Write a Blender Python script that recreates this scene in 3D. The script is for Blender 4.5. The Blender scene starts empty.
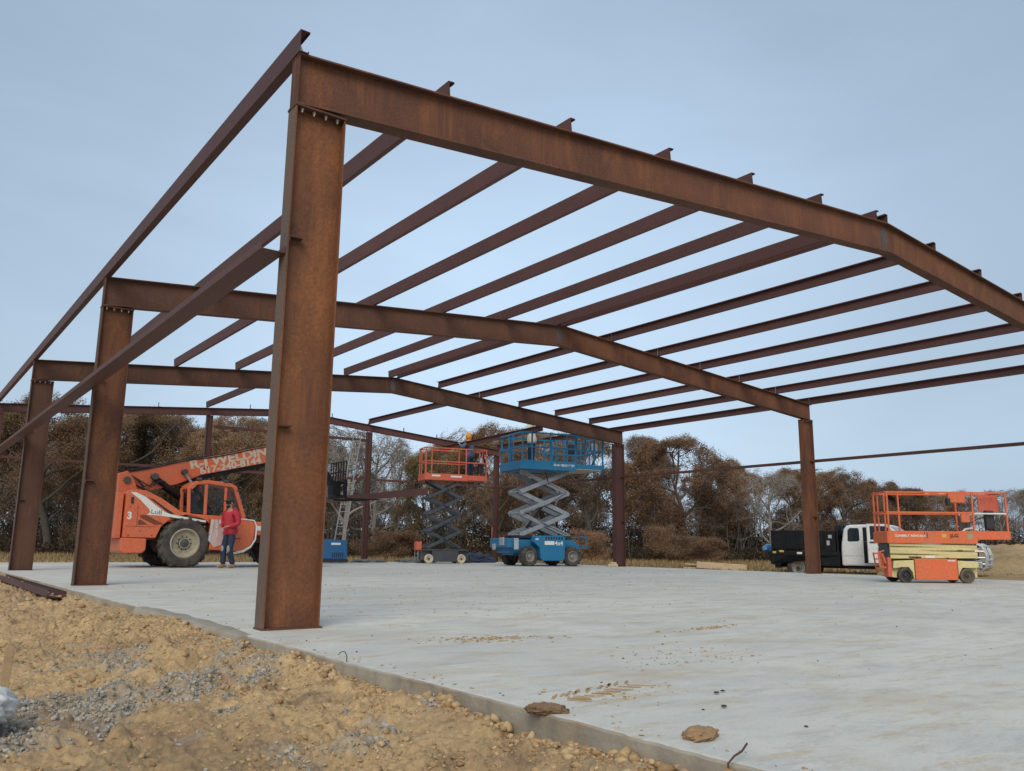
import bpy, bmesh, math, random
import numpy as np
from mathutils import Vector, Matrix
R = math.radians
sc = bpy.context.scene
COL = sc.collection
random.seed(7)

# ------------------------------------------------------------------ camera
F = 839.03; YAW, PITCH, ROLL = .63655, .18988, .011576
CAM = np.array([-2.3268, -6.2620, .6241])
def cam_rot():
    cy, sy, cp, sp = math.cos(YAW), math.sin(YAW), math.cos(PITCH), math.sin(PITCH)
    f = np.array([sy*cp, cy*cp, sp]); r = np.array([cy, -sy, 0.]); u = np.cross(r, f)
    c, s = math.cos(ROLL), math.sin(ROLL)
    return np.stack([c*r+s*u, -s*r+c*u, f])
CR = cam_rot()
def at(u, v, depth):
    """world point seen at pixel u,v at a given depth along the view axis"""
    d = CR.T @ np.array([(u-512)/F, (385.5-v)/F, 1.])
    return CAM + d*depth
cam = bpy.data.cameras.new('camera'); co = bpy.data.objects.new('camera', cam); COL.objects.link(co)
cam.sensor_width = 36; cam.lens = F/1024*36; cam.clip_end = 2000; cam.clip_start = .05
m = Matrix.Identity(4)
for i in range(3):
    m[i][0] = CR[0][i]; m[i][1] = CR[1][i]; m[i][2] = -CR[2][i]; m[i][3] = CAM[i]
co.matrix_world = m; sc.camera = co

# ------------------------------------------------------------------ materials
def nodes(name):
    mt = bpy.data.materials.new(name); mt.use_nodes = True
    nt = mt.node_tree; b = nt.nodes['Principled BSDF']
    return mt, nt, b
def N(nt, t, **kw):
    n = nt.nodes.new(t)
    for k, v in kw.items():
        if hasattr(n, k) and not k[0].isupper(): setattr(n, k, v)
        else: n.inputs[k].default_value = v
    return n
def mixc(nt, fac, a, b, mode='MIX'):
    n = nt.nodes.new('ShaderNodeMix'); n.data_type = 'RGBA'; n.blend_type = mode
    for s, x in ((n.inputs[0], fac), (n.inputs[6], a), (n.inputs[7], b)):
        if hasattr(x, 'is_linked') or hasattr(x, 'links'): nt.links.new(x, s)
        elif isinstance(x, (tuple, list)): s.default_value = (*x[:3], 1)
        else: s.default_value = x
    return n.outputs[2]
def ramp(nt, x, stops):
    n = nt.nodes.new('ShaderNodeValToRGB'); nt.links.new(x, n.inputs[0])
    e = n.color_ramp.elements
    while len(e) < len(stops): e.new(.5)
    for q, (pos, c) in zip(e, stops):
        q.position = pos; q.color = (*c, 1) if isinstance(c, (tuple, list)) else (c, c, c, 1)
    return n.outputs[0]
def noise(nt, vec, scale, detail=6, rough=.6, dist=0.):
    n = nt.nodes.new('ShaderNodeTexNoise'); n.inputs['Scale'].default_value = scale
    n.inputs['Detail'].default_value = detail; n.inputs['Roughness'].default_value = rough
    n.inputs['Distortion'].default_value = dist
    if vec is not None: nt.links.new(vec, n.inputs['Vector'])
    return n.outputs[0]
def coords(nt, kind='Object', stretch=None, rnd=True):
    tc = nt.nodes.new('ShaderNodeTexCoord'); o = tc.outputs[kind]
    if stretch or rnd:
        mp = nt.nodes.new('ShaderNodeMapping'); nt.links.new(o, mp.inputs[0])
        if stretch: mp.inputs['Scale'].default_value = stretch
        if rnd:
            oi = nt.nodes.new('ShaderNodeObjectInfo'); mu = nt.nodes.new('ShaderNodeMath'); mu.operation = 'MULTIPLY'
            mu.inputs[1].default_value = 37.; nt.links.new(oi.outputs['Random'], mu.inputs[0]); nt.links.new(mu.outputs[0], mp.inputs['Location'])
        o = mp.outputs[0]
    return o
def bump(nt, b, h, strength=.3, dist=.01):
    n = nt.nodes.new('ShaderNodeBump'); n.inputs['Strength'].default_value = strength; n.inputs['Distance'].default_value = dist
    nt.links.new(h, n.inputs['Height']); nt.links.new(n.outputs[0], b.inputs['Normal'])
MATS = {}
def paint(name, c, c2=None, rough=.5, scale=3., metal=0., lo=.45, hi=.75, bmp=.0, spec=.5, stretch=None):
    """painted or plain surface with worn / dusty patches of c2"""
    mt, nt, b = nodes(name)
    b.inputs['Roughness'].default_value = rough; b.inputs['Metallic'].default_value = metal
    b.inputs['Specular IOR Level'].default_value = spec
    v = coords(nt, stretch=stretch)
    if c2 is None: c2 = tuple(x*.7 for x in c)
    f = ramp(nt, noise(nt, v, scale, 8, .65), [(lo, 0.), (hi, 1.)])
    f2 = ramp(nt, noise(nt, v, scale*9, 5, .6), [(.35, .88), (.65, 1.08)])
    col = mixc(nt, f, c, c2); col = mixc(nt, 1., col, f2, 'MULTIPLY')
    nt.links.new(col, b.inputs['Base Color'])
    if bmp: bump(nt, b, noise(nt, v, scale*14, 6), bmp, .004)
    MATS[name] = mt; return mt
def rust(name, dark, mid, hot, hotlo=.5, hothi=.72, streak=(1, 1, .25)):
    mt, nt, b = nodes(name); b.inputs['Roughness'].default_value = .62 if name == 'primer' else .76; b.inputs['Specular IOR Level'].default_value = .35 if name == 'primer' else .3
    v = coords(nt); vs = coords(nt, stretch=streak)
    f1 = ramp(nt, noise(nt, v, 1.1, 8, .62, .4), [(.3, 0.), (.66, 1.)])
    f2 = ramp(nt, noise(nt, vs, 2.6, 9, .68, .6), [(hotlo, 0.), (hothi, 1.)])
    f3 = ramp(nt, noise(nt, v, 45, 6, .7), [(.3, .66), (.7, 1.22)])
    c = mixc(nt, f1, dark, mid); c = mixc(nt, f2, c, hot); c = mixc(nt, 1., c, f3, 'MULTIPLY')
    dr = ramp(nt, noise(nt, coords(nt, stretch=(9, 9, .35)), 3.2, 7, .7), [(.40, .0), (.72, 1.)]); c = mixc(nt, ramp(nt, noise(nt, v, 1.9, 5, .6), [(.48, 0.), (.66, .65)]), c, mixc(nt, dr, dark, hot))
    sc_ = ramp(nt, noise(nt, coords(nt, stretch=(.5, 3, 7)), 2.2, 6, .7), [(.66, 0.), (.74, .55)]); c = mixc(nt, sc_, c, tuple(x*.75 for x in dark))
    sp = ramp(nt, noise(nt, v, 170, 3, .6), [(.70, 0.), (.76, .5)])
    c = mixc(nt, sp, c, (.30, .25, .20))
    oi = nt.nodes.new('ShaderNodeObjectInfo'); r = ramp(nt, oi.outputs['Random'], [(0., .8), (1., 1.2)])
    c = mixc(nt, 1., c, r, 'MULTIPLY')
    nt.links.new(c, b.inputs['Base Color']); bump(nt, b, noise(nt, v, 90, 6, .7), .25, .003)
    MATS[name] = mt; return mt
rust('rust', (.088, .042, .030), (.165, .068, .037), (.250, .096, .038))
rust('rust_hot', (.100, .045, .027), (.180, .072, .033), (.255, .100, .038), .50, .74)
rust('rust_dark', (.066, .036, .028), (.120, .056, .036), (.190, .080, .038), .56, .78)
rust('primer', (.094, .043, .039), (.114, .049, .042), (.150, .066, .050), .6, .8)
rust('flange_skylit', (.115, .092, .080), (.140, .100, .076), (.180, .095, .055), .55, .8)  # greyer copy of the rust, its colour carries the sky light on outer faces
paint('weld_grey', (.075, .07, .075), (.13, .09, .06), .7, 8)
paint('galv', (.42, .43, .44), (.30, .31, .32), .42, 9, .6)
paint('bolt', (.55, .53, .48), (.3, .27, .22), .45, 20, .4)
paint('dark', (.020, .021, .024), (.045, .042, .038), .55, 4)
paint('black_paint', (.009, .010, .013), (.03, .029, .028), .5, 3, lo=.5, hi=.85, spec=.25)
paint('tele_orange', (.66, .150, .062), (.54, .17, .09), .42, 2.2, lo=.5, hi=.85)
paint('tele_dark', (.22, .05, .02), (.12, .04, .02), .6, 6)
paint('lift_red', (.62, .125, .070), (.52, .14, .09), .45, 2)
paint('lift_orange', (.72, .150, .050), (.56, .17, .08), .45, 2.2)
paint('lift_cream', (.66, .56, .27), (.50, .41, .20), .5, 2.4, lo=.5, hi=.8)
paint('lift_blue', (.012, .165, .34), (.04, .17, .30), .42, 2.2)
paint('welder_blue', (.015, .12, .30), (.03, .10, .2), .45, 3)
paint('scissor_grey', (.30, .33, .36), (.20, .21, .22), .5, 5, .1)
paint('scissor_dark', (.075, .085, .10), (.05, .05, .055), .5, 5, .1)
paint('chassis_dark', (.055, .062, .075), (.09, .085, .08), .55, 4)
paint('white_paint', (.72, .74, .75), (.60, .60, .58), .35, 2.5)
paint('white_mark', (.78, .78, .74), (.66, .64, .58), .55, 12)
paint('faded_mark', (.62, .53, .42), (.58, .34, .22), .6, 6)
paint('black_mark', (.02, .02, .022), (.05, .045, .04), .6, 12)
paint('yellow_mark', (.65, .42, .06), (.5, .35, .1), .55, 12)
paint('tyre', (.035, .034, .033), (.17, .145, .11), .88, 5, lo=.42, hi=.72, bmp=.4)
paint('tyre_muddy', (.060, .054, .046), (.19, .15, .105), .9, 4, lo=.35, hi=.65, bmp=.5)
paint('tyre_dirty', (.042, .039, .036), (.12, .10, .08), .9, 5, lo=.4, hi=.7, bmp=.4)
paint('rim_tan', (.40, .36, .26), (.24, .20, .14), .6, 7)
paint('rim_cream', (.62, .55, .40), (.4, .34, .24), .55, 7)
paint('rim_grey', (.27, .27, .25), (.16, .14, .12), .55, 7)
paint('wood', (.42, .29, .16), (.30, .20, .11), .75, 4, stretch=(1, 6, 6))
paint('wood_pale', (.60, .46, .30), (.46, .34, .21), .75, 4)
paint('tarp_navy', (.022, .03, .06), (.04, .05, .08), .5, 8)
paint('tarp_grey', (.12, .13, .14), (.2, .19, .17), .55, 8)
paint('tarp_blue', (.05, .20, .45), (.3, .4, .5), .5, 8)
paint('hoodie_red', (.46, .030, .050), (.34, .022, .038), .85, 8, bmp=.3)
paint('hoodie_white', (.58, .53, .46), (.45, .40, .34), .85, 8, bmp=.3)
paint('jacket_blue', (.10, .14, .22), (.06, .09, .15), .85, 8)
paint('hood_orange', (.72, .27, .02), (.60, .20, .02), .8, 8)
paint('denim', (.014, .024, .052), (.035, .055, .09), .85, 10, bmp=.3)
paint('denim_worn', (.30, .30, .30), (.16, .17, .2), .85, 14)
paint('skin', (.48, .26, .17), (.42, .21, .14), .55, 9)
paint('hair', (.02, .014, .01), (.035, .024, .016), .6, 20)
paint('boot', (.33, .21, .09), (.2, .13, .07), .7, 10)
paint('alu', (.55, .56, .57), (.42, .42, .42), .4, 10, .5)
paint('ladder_alu', (.30, .30, .29), (.22, .21, .2), .55, 10, .2)
paint('bag_plastic', (.70, .69, .67), (.55, .54, .53), .35, 6)
def glass(name, c, alpha):
    mt, nt, b = nodes(name); b.inputs['Base Color'].default_value = (*c, 1); b.inputs['Roughness'].default_value = .06
    b.inputs['Alpha'].default_value = alpha; MATS[name] = mt
glass('glass', (.03, .04, .045), .22); glass('glass_dark', (.012, .016, .022), .96); glass('clear_sheet', (.75, .77, .78), .45)
glass('lamp_glass', (.6, .6, .55), .9)

# ------------------------------------------------------------------ mesh builder
class MB:
    def __init__(s): s.v = []; s.f = []; s.m = []
    def add(s, vs, fs, mi=0):
        o = len(s.v); s.v.extend([tuple(float(c) for c in x) for x in vs]); s.f.extend([tuple(i+o for i in f) for f in fs]); s.m.extend([mi]*len(fs)); return s
    def box(s, c, d, rot=None, mi=0, taper=None):
        x, y, z = d[0]/2, d[1]/2, d[2]/2
        vs = [Vector((a, b, e)) for a in (-x, x) for b in (-y, y) for e in (-z, z)]
        if taper:
            for q in vs:
                if q.z > 0: q.x *= taper[0]; q.y *= taper[1]
        if rot is not None: vs = [rot @ q for q in vs]
        vs = [q+Vector(c) for q in vs]
        return s.add(vs, [(0, 1, 3, 2), (4, 6, 7, 5), (0, 4, 5, 1), (2, 3, 7, 6), (0, 2, 6, 4), (1, 5, 7, 3)], mi)
    def span(s, a, b, mi=0):
        a, b = np.array(a, float), np.array(b, float); return s.box((a+b)/2, np.abs(b-a), mi=mi)
    def bar(s, p, q, w, h, up=(0, 0, 1), mi=0):
        """box beam from p to q, w sideways, h along up"""
        p, q = Vector(p), Vector(q); d = q-p; L = d.length; d.normalize(); up = Vector(up)
        side = d.cross(up)
        if side.length < 1e-4: up = Vector((1, 0, 0)); side = d.cross(up)
        side.normalize(); up = side.cross(d).normalized()
        rot = Matrix((d, side, up)).transposed()
        return s.box((p+q)/2, (L, w, h), rot, mi)
    def tube(s, pts, r, n=8, mi=0, cap=True):
        pts = [Vector(p) for p in pts]; rs = r if isinstance(r, (list, tuple)) else [r]*len(pts)
        vs = []; pr = None
        for i, p in enumerate(pts):
            d = (pts[min(i+1, len(pts)-1)]-pts[max(i-1, 0)]).normalized()
            if pr is None: a = d.orthogonal().normalized()
            else:
                a = pr-d*pr.dot(d); a = a.normalized() if a.length > 1e-6 else d.orthogonal().normalized()
            pr = a; b = d.cross(a)
            for k in range(n):
                t = 2*math.pi*k/n; vs.append(p+(a*math.cos(t)+b*math.sin(t))*rs[i])
        fs = [(i*n+k, i*n+(k+1) % n, (i+1)*n+(k+1) % n, (i+1)*n+k) for i in range(len(pts)-1) for k in range(n)]
        if cap: fs += [tuple(range(n-1, -1, -1)), tuple(range((len(pts)-1)*n, len(pts)*n))]
        return s.add(vs, fs, mi)
    def prism(s, poly, fn, a, b, mi=0):
        """poly (list of 2d points) swept between fn(p, a) and fn(p, b)"""
        n = len(poly); vs = [fn(p, a) for p in poly]+[fn(p, b) for p in poly]
        return s.add(vs, [tuple(range(n-1, -1, -1)), tuple(range(n, 2*n))]+[(k, (k+1) % n, n+(k+1) % n, n+k) for k in range(n)], mi)
    def xz(s, poly, y0, y1, mi=0): return s.prism(poly, lambda p, t: (p[0], t, p[1]), y0, y1, mi)
    def lathe_y(s, c, prof, n=28, mi=0):
        """prof (radius, y) turned round the y axis through c"""
        vs = []; m_ = len(prof)
        for k in range(n):
            t = 2*math.pi*k/n
            for r, y in prof: vs.append((c[0]+r*math.cos(t), c[1]+y, c[2]+r*math.sin(t)))
        fs = [(k*m_+i, k*m_+i+1, ((k+1) % n)*m_+i+1, ((k+1) % n)*m_+i) for k in range(n) for i in range(m_-1)]
        return s.add(vs, fs, mi)
    def build(s, name, mats, parent=None, smooth=False, bevel=0., label=None):
        me = bpy.data.meshes.new(name); me.from_pydata(s.v, [], s.f)
        for mt in (mats if isinstance(mats, (list, tuple)) else [mats]): me.materials.append(MATS[mt] if isinstance(mt, str) else mt)
        if len(me.materials) > 1: me.polygons.foreach_set('material_index', s.m)
        bm = bmesh.new(); bm.from_mesh(me); bmesh.ops.recalc_face_normals(bm, faces=bm.faces); bm.to_mesh(me); bm.free()
        if smooth:
            me.polygons.foreach_set('use_smooth', [True]*len(me.polygons))
            try: me.set_sharp_from_angle(angle=R(40))
            except Exception: pass
        o = bpy.data.objects.new(name, me); COL.objects.link(o)
        if parent is not None: o.parent = parent
        if bevel:
            b = o.modifiers.new('bevel', 'BEVEL'); b.width = bevel; b.segments = 2; b.limit_method = 'ANGLE'; b.angle_limit = R(40)
        if label: o['label'] = label
        return o
def npmesh(name, V, Fq, mat, parent=None, smooth=False, attr=None):
    """fast mesh from arrays, faces all of one size"""
    me = bpy.data.meshes.new(name); k = Fq.shape[1]
    me.vertices.add(len(V)); me.vertices.foreach_set('co', np.ascontiguousarray(V, np.float32).ravel())
    me.loops.add(Fq.size); me.loops.foreach_set('vertex_index', np.ascontiguousarray(Fq, np.int32).ravel())
    me.polygons.add(len(Fq)); me.polygons.foreach_set('loop_start', np.arange(0, Fq.size, k, dtype=np.int32))
    try: me.polygons.foreach_set('loop_total', np.full(len(Fq), k, np.int32))
    except Exception: pass
    if smooth: me.polygons.foreach_set('use_smooth', np.ones(len(Fq), bool))
    if attr is not None:
        for nm, a in attr.items():
            at_ = me.attributes.new(nm, 'FLOAT', 'POINT'); at_.data.foreach_set('value', a.astype(np.float32))
    me.update(); me.validate(); me.materials.append(MATS[mat])
    o = bpy.data.objects.new(name, me); COL.objects.link(o)
    if parent is not None: o.parent = parent
    return o
def tag(o, label=None, cat=None, group=None, kind=None):
    if label: o['label'] = label
    if cat: o['category'] = cat
    if group: o['group'] = group
    if kind: o['kind'] = kind
    return o
def empty(name, loc=(0, 0, 0), rz=0., label=None, cat=None, group=None):
    o = bpy.data.objects.new(name, None); COL.objects.link(o); o.location = loc; o.rotation_euler = (0, 0, rz); o.empty_display_size = .3
    return tag(o, label, cat, group)
def lettering(name, txt, size, mtx, mat, parent, depth=.003, bold=.0, align='LEFT', sx=1.):
    cu = bpy.data.curves.new(name, 'FONT'); cu.body = txt; cu.size = size; cu.extrude = depth; cu.offset = bold; cu.align_x = align
    t = bpy.data.objects.new('tmp', cu); COL.objects.link(t)
    me = bpy.data.meshes.new_from_object(t.evaluated_get(bpy.context.evaluated_depsgraph_get()))
    bpy.data.objects.remove(t); me.transform(Matrix.Diagonal((sx, 1, 1, 1))); me.transform(mtx); me.materials.clear(); me.materials.append(MATS[mat])
    o = bpy.data.objects.new(name, me); COL.objects.link(o); o.parent = parent; return o
def face_y(x, y, z, tilt=0.):
    """writing plane facing -y, baseline along +x raised by tilt"""
    return Matrix.Translation((x, y, z)) @ Matrix.Rotation(-tilt, 4, 'Y') @ Matrix.Rotation(R(90), 4, 'X')

# ------------------------------------------------------------------ numpy value noise
def h2(ix, iy, seed):
    n = (ix*374761393+iy*668265263+seed*1442695041) & 0xffffffff
    n = ((n ^ (n >> 13))*1274126177) & 0xffffffff
    return ((n ^ (n >> 16)) & 0xffff)/65535.
def vnoise(x, y, seed=0):
    ix, iy = np.floor(x).astype(np.int64), np.floor(y).astype(np.int64); fx, fy = x-ix, y-iy
    fx, fy = fx*fx*(3-2*fx), fy*fy*(3-2*fy)
    a, b, c, d = h2(ix, iy, seed), h2(ix+1, iy, seed), h2(ix, iy+1, seed), h2(ix+1, iy+1, seed)
    return (a+(b-a)*fx)*(1-fy)+(c+(d-c)*fx)*fy
def fbm(x, y, oct=5, seed=0, g=.5):
    t = 0; a = 1.; s = 0
    for k in range(oct):
        t = t+a*vnoise(x*2**k+17*k, y*2**k-9*k, seed+k); s += a; a *= g
    return t/s

# ================================================================== WORLD LIGHT
w = bpy.data.worlds.new('World'); sc.world = w; w.use_nodes = True; nt = w.node_tree
bg = nt.nodes['Background']; SUN_EL, SUN_AZ = R(38), R(222)      # azimuth: direction the sun stands in, clockwise from +Y
sky = nt.nodes.new('ShaderNodeTexSky'); sky.sky_type = 'NISHITA'; sky.sun_disc = False
sky.sun_elevation = SUN_EL; sky.sun_rotation = SUN_AZ; sky.air_density = 1.3; sky.dust_density = 2.5; sky.ozone_density = 2.0
tc = nt.nodes.new('ShaderNodeTexCoord'); mp = nt.nodes.new('ShaderNodeMapping'); mp.inputs['Scale'].default_value = (1, 1, 3.2)
nt.links.new(tc.outputs['Generated'], mp.inputs[0])
cl = noise(nt, mp.outputs[0], 1.7, 7, .5, .5)
sp = nt.nodes.new('ShaderNodeSeparateXYZ'); nt.links.new(tc.outputs['Generated'], sp.inputs[0])
lowband = ramp(nt, sp.outputs[2], [(.0, .93), (.22, .80), (.75, .60)])
clf = ramp(nt, cl, [(.30, .94), (.72, 1.06)])
fac = nt.nodes.new('ShaderNodeMath'); fac.operation = 'MULTIPLY'; fac.use_clamp = True
nt.links.new(lowband, fac.inputs[0]); nt.links.new(clf, fac.inputs[1])
CLOUD = (5.5, 7.1, 8.9)
dt = nt.nodes.new('ShaderNodeVectorMath'); dt.operation = 'DOT_PRODUCT'; nt.links.new(tc.outputs['Generated'], dt.inputs[0])
dt.inputs[1].default_value = (math.sin(R(37))*math.cos(R(15)), math.cos(R(37))*math.cos(R(15)), math.sin(R(15)))
glow = ramp(nt, dt.outputs['Value'], [(.0, .86), (.78, .86), (.90, .98), (1., 1.26)])
cloudc = mixc(nt, 1., CLOUD, glow, 'MULTIPLY')
wisp = noise(nt, mp.outputs[0], 1.5, 8, .55, .9); cloudc = mixc(nt, 1., cloudc, ramp(nt, wisp, [(.34, .945), (.66, 1.05)]), 'MULTIPLY')
skyc = mixc(nt, fac.outputs[0], sky.outputs[0], cloudc)
nt.links.new(skyc, bg.inputs[0]); bg.inputs[1].default_value = .085
sl = bpy.data.lights.new('sun', 'SUN'); sl.energy = 1.75; sl.angle = R(38); sl.color = (1, .91, .78)
so = bpy.data.objects.new('sun', sl); COL.objects.link(so)
sd = Vector((math.sin(SUN_AZ)*math.cos(SUN_EL), math.cos(SUN_AZ)*math.cos(SUN_EL), math.sin(SUN_EL)))
so.rotation_euler = (-sd).to_track_quat('-Z', 'Y').to_euler(); so.location = sd*60
sc.view_settings.view_transform = 'Standard'; sc.view_settings.look = 'None'; sc.view_settings.exposure = 0.16; sc.view_settings.gamma = 1

# ================================================================== GROUND
mt, nt, b = nodes('dirt'); MATS['dirt'] = mt; b.inputs['Roughness'].default_value = .95; b.inputs['Specular IOR Level'].default_value = .15
v = coords(nt, rnd=False)
c = mixc(nt, ramp(nt, noise(nt, v, .9, 7, .65, .4), [(.36, 0.), (.62, 1.)]), (.575, .405, .215), (.420, .288, .160))
c = mixc(nt, ramp(nt, noise(nt, v, 3.1, 7, .7), [(.52, 0.), (.68, .8)]), c, (.60, .42, .225))
c = mixc(nt, ramp(nt, noise(nt, v, 1.7, 8, .7, .8), [(.52, 0.), (.66, .85)]), c, (.20, .135, .092))
ga = nt.nodes.new('ShaderNodeAttribute'); ga.attribute_name = 'gravel'
gn = noise(nt, v, 6, 6, .7); gm = nt.nodes.new('ShaderNodeMath'); gm.operation = 'MULTIPLY'; nt.links.new(ga.outputs['Fac'], gm.inputs[0])
nt.links.new(ramp(nt, gn, [(.35, .25), (.6, .9)]), gm.inputs[1]); gm.use_clamp = True
c = mixc(nt, gm.outputs[0], c, (.36, .325, .270))
c = mixc(nt, 1., c, ramp(nt, noise(nt, v, 38, 5, .7), [(.3, .72), (.7, 1.2)]), 'MULTIPLY')
nt.links.new(c, b.inputs['Base Color']); bump(nt, b, noise(nt, v, 60, 9, .8), .8, .012)

mt, nt, b = nodes('field'); MATS['field'] = mt; b.inputs['Roughness'].default_value = .95; b.inputs['Specular IOR Level'].default_value = .1
v = coords(nt, rnd=False)
c = mixc(nt, ramp(nt, noise(nt, v, .12, 8, .7), [(.4, 0.), (.62, 1.)]), (.420, .300, .165), (.340, .220, .110))
c = mixc(nt, ramp(nt, noise(nt, v, .5, 8, .75), [(.5, 0.), (.7, .7)]), c, (.23, .165, .085))
c = mixc(nt, 1., c, ramp(nt, noise(nt, v, 7, 6, .75), [(.3, .7), (.7, 1.2)]), 'MULTIPLY')
nt.links.new(c, b.inputs['Base Color']); bump(nt, b, noise(nt, v, 6, 8, .75), .6, .08)

XE, YB, XR, YF = -.20, 22.85, 18.62, -9.0     # slab edges
# the wide land: radial grid to the horizon
rr = np.concatenate([np.linspace(0, 60, 61), np.geomspace(63, 900, 40)]); th = np.linspace(0, 2*np.pi, 145)[:-1]
RR, TH = np.meshgrid(rr, th, indexing='ij'); X = 9+RR*np.cos(TH); Y = 8+RR*np.sin(TH)
Z = -.17+.10*(fbm(X*.12, Y*.12, 4, 3)-.5)
ins = (X > XE-1.2) & (X < XR+.4) & (Y < YB+.4) & (Y > YF-1); Z = np.where(ins, -.45, Z)
pat = (X < .3) & (X > -11.5) & (Y > -9.5) & (Y < 29.5); Z = np.where(pat, -.55, Z)
# long rise of the land beyond the wood
dd = np.hypot(X-CAM[0], Y-CAM[1]); Z = Z+np.clip((dd-95)/400, 0, 1)*6
nr, nth = RR.shape; idx = np.arange(nr*nth).reshape(nr, nth); nx = np.roll(idx, -1, 1)
Fq = np.stack([idx[:-1], idx[1:], nx[1:], nx[:-1]], -1).reshape(-1, 4)
tag(npmesh('field', np.stack([X, Y, Z], -1).reshape(-1, 3), Fq, 'field', smooth=True), 'dry tan field running back to the wood', 'ground', kind='structure')

def cells(x, y, s, seed, lo=.25, hi=.62, dens=1.):
    """domed lumps, one per jittered cell of size s; returns height in units of s"""
    X_, Y_ = x/s, y/s; ix, iy = np.floor(X_).astype(np.int64), np.floor(Y_).astype(np.int64); out = np.zeros_like(X_)
    for a in (-1, 0, 1):
        for b_ in (-1, 0, 1):
            cx_, cy_ = ix+a, iy+b_; jx, jy = h2(cx_, cy_, seed), h2(cx_, cy_, seed+1); r = lo+(hi-lo)*h2(cx_, cy_, seed+2)**2
            ang = 6.28*h2(cx_, cy_, seed+4); st_ = .7+.6*h2(cx_, cy_, seed+5); dx, dy = X_-cx_-jx, Y_-cy_-jy
            u_, v_ = (dx*np.cos(ang)+dy*np.sin(ang))*st_, (-dx*np.sin(ang)+dy*np.cos(ang))/st_
            q = np.maximum(np.abs(u_)*.55+np.hypot(u_, v_)*.6, np.hypot(u_, v_))
            h = np.clip(1-(q/r)**2.6, 0, 1)**.6*r*(.35+.65*h2(cx_, cy_, seed+6)); out = np.maximum(out, np.where(h2(cx_, cy_, seed+3) < dens, h, 0))
    return out
def gz(x, y):
    """height of the rough dirt left of the slab"""
    d = XE-x
    base = -.105+.050*np.clip((y+2.6)/3.2, 0, 1)-.07*np.clip(d/.8, 0, 1)*(1+.6*np.clip((y+2.6)/3.2, 0, 1))-.03*np.clip((d-.8)/3, 0, 1)
    far = np.clip((y-6)/10, 0, 1); base = base+far*.02
    lump = (fbm(x*1.1, y*1.1, 4, 11)-.5)*.22+(fbm(x*4.2+3, y*4.2, 4, 23, .55)-.5)*.175
    rid = np.abs(fbm(x*9, y*9, 3, 31, .6)-.5); fine = (fbm(x*15, y*15, 5, 41, .62)-.5)*.060-rid*.022
    amp = np.clip(d/.35, .35, 1)
    z = base+(lump+fine)*amp
    # bank of spoil thrown up against the slab, near the front
    z = z+.060*np.exp(-((d-.10)/.15)**2)*np.clip(fbm(y*1.3, y*0+2, 3, 5)*2.2-.72, 0, 1)*np.clip((4-y)/6, 0, 1)
    wx, wy = x+.02*(fbm(x*14, y*14, 3, 3)-.5), y+.02*(fbm(x*14+7, y*14, 3, 4)-.5)
    patch = np.clip((fbm(x*2.3, y*2.3, 3, 77)-.36)*4, .15, 1.)
    z = z+(cells(wx, wy, .16, 201, dens=.38)*.16*.62+cells(wx, wy, .065, 211, dens=.68)*.065*.7*patch+cells(wx, wy, .030, 221, dens=.7)*.030*.75*patch+cells(wx, wy, .019, 231, dens=.6)*.019*.6)*np.clip(d/.08, .2, 1)
    return np.minimum(z, np.where(d < .05, -.035, .2))
GP = [(-1.95, -2.5), (-1.55, -1.9), (-1.15, -1.45), (-.72, -1.15), (-.42, -.95)]
def gravel_mask(x, y):
    best = np.full_like(x, 9.)
    for (a, b_), (c_, d_) in zip(GP[:-1], GP[1:]):
        ux, uy = c_-a, d_-b_; t = np.clip(((x-a)*ux+(y-b_)*uy)/(ux*ux+uy*uy), 0, 1)
        best = np.minimum(best, np.hypot(x-a-t*ux, y-b_-t*uy))
    n = fbm(x*5, y*5, 4, 61)
    m1 = np.clip((.42-best+(n-.5)*.55)/.14, 0, 1)
    m2 = np.clip((n-.63)/.05, 0, 1)*np.clip((3.0-np.hypot(x+.6, y+1.5))/1.5, 0, 1)
    return np.maximum(m1*np.clip(.35+1.6*(fbm(x*6+2, y*6, 3, 71)-.3), .2, 1), m2*.55)
def grade(segs):
    o = [segs[0][0]]
    for a, b_, s in segs: o += list(np.linspace(a, b_, max(2, int((b_-a)/s)+1))[1:])
    return np.array(o)
xs = grade([(-12, -5, .35), (-5, -2.6, .05), (-2.6, .05, .0085)])
ys = grade([(-10, -4.9, .25), (-4.9, .8, .0085), (.8, 5, .022), (5, 12, .07), (12, 30, .2)])
GX, GY = np.meshgrid(xs, ys); GZ = gz(GX, GY)
GZ = np.where(GX > XE+.02, np.minimum(GZ, -.2), GZ)
idx = np.arange(GX.size).reshape(GX.shape)
Fq = np.stack([idx[:-1, :-1], idx[:-1, 1:], idx[1:, 1:], idx[1:, :-1]], -1).reshape(-1, 4)
tag(npmesh('dirt_ground', np.stack([GX, GY, GZ], -1).reshape(-1, 3), Fq, 'dirt', attr={'gravel': gravel_mask(GX, GY).ravel()}, smooth=True),
    'rough lumpy orange dirt along the slab edge', 'ground', kind='structure')

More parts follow.
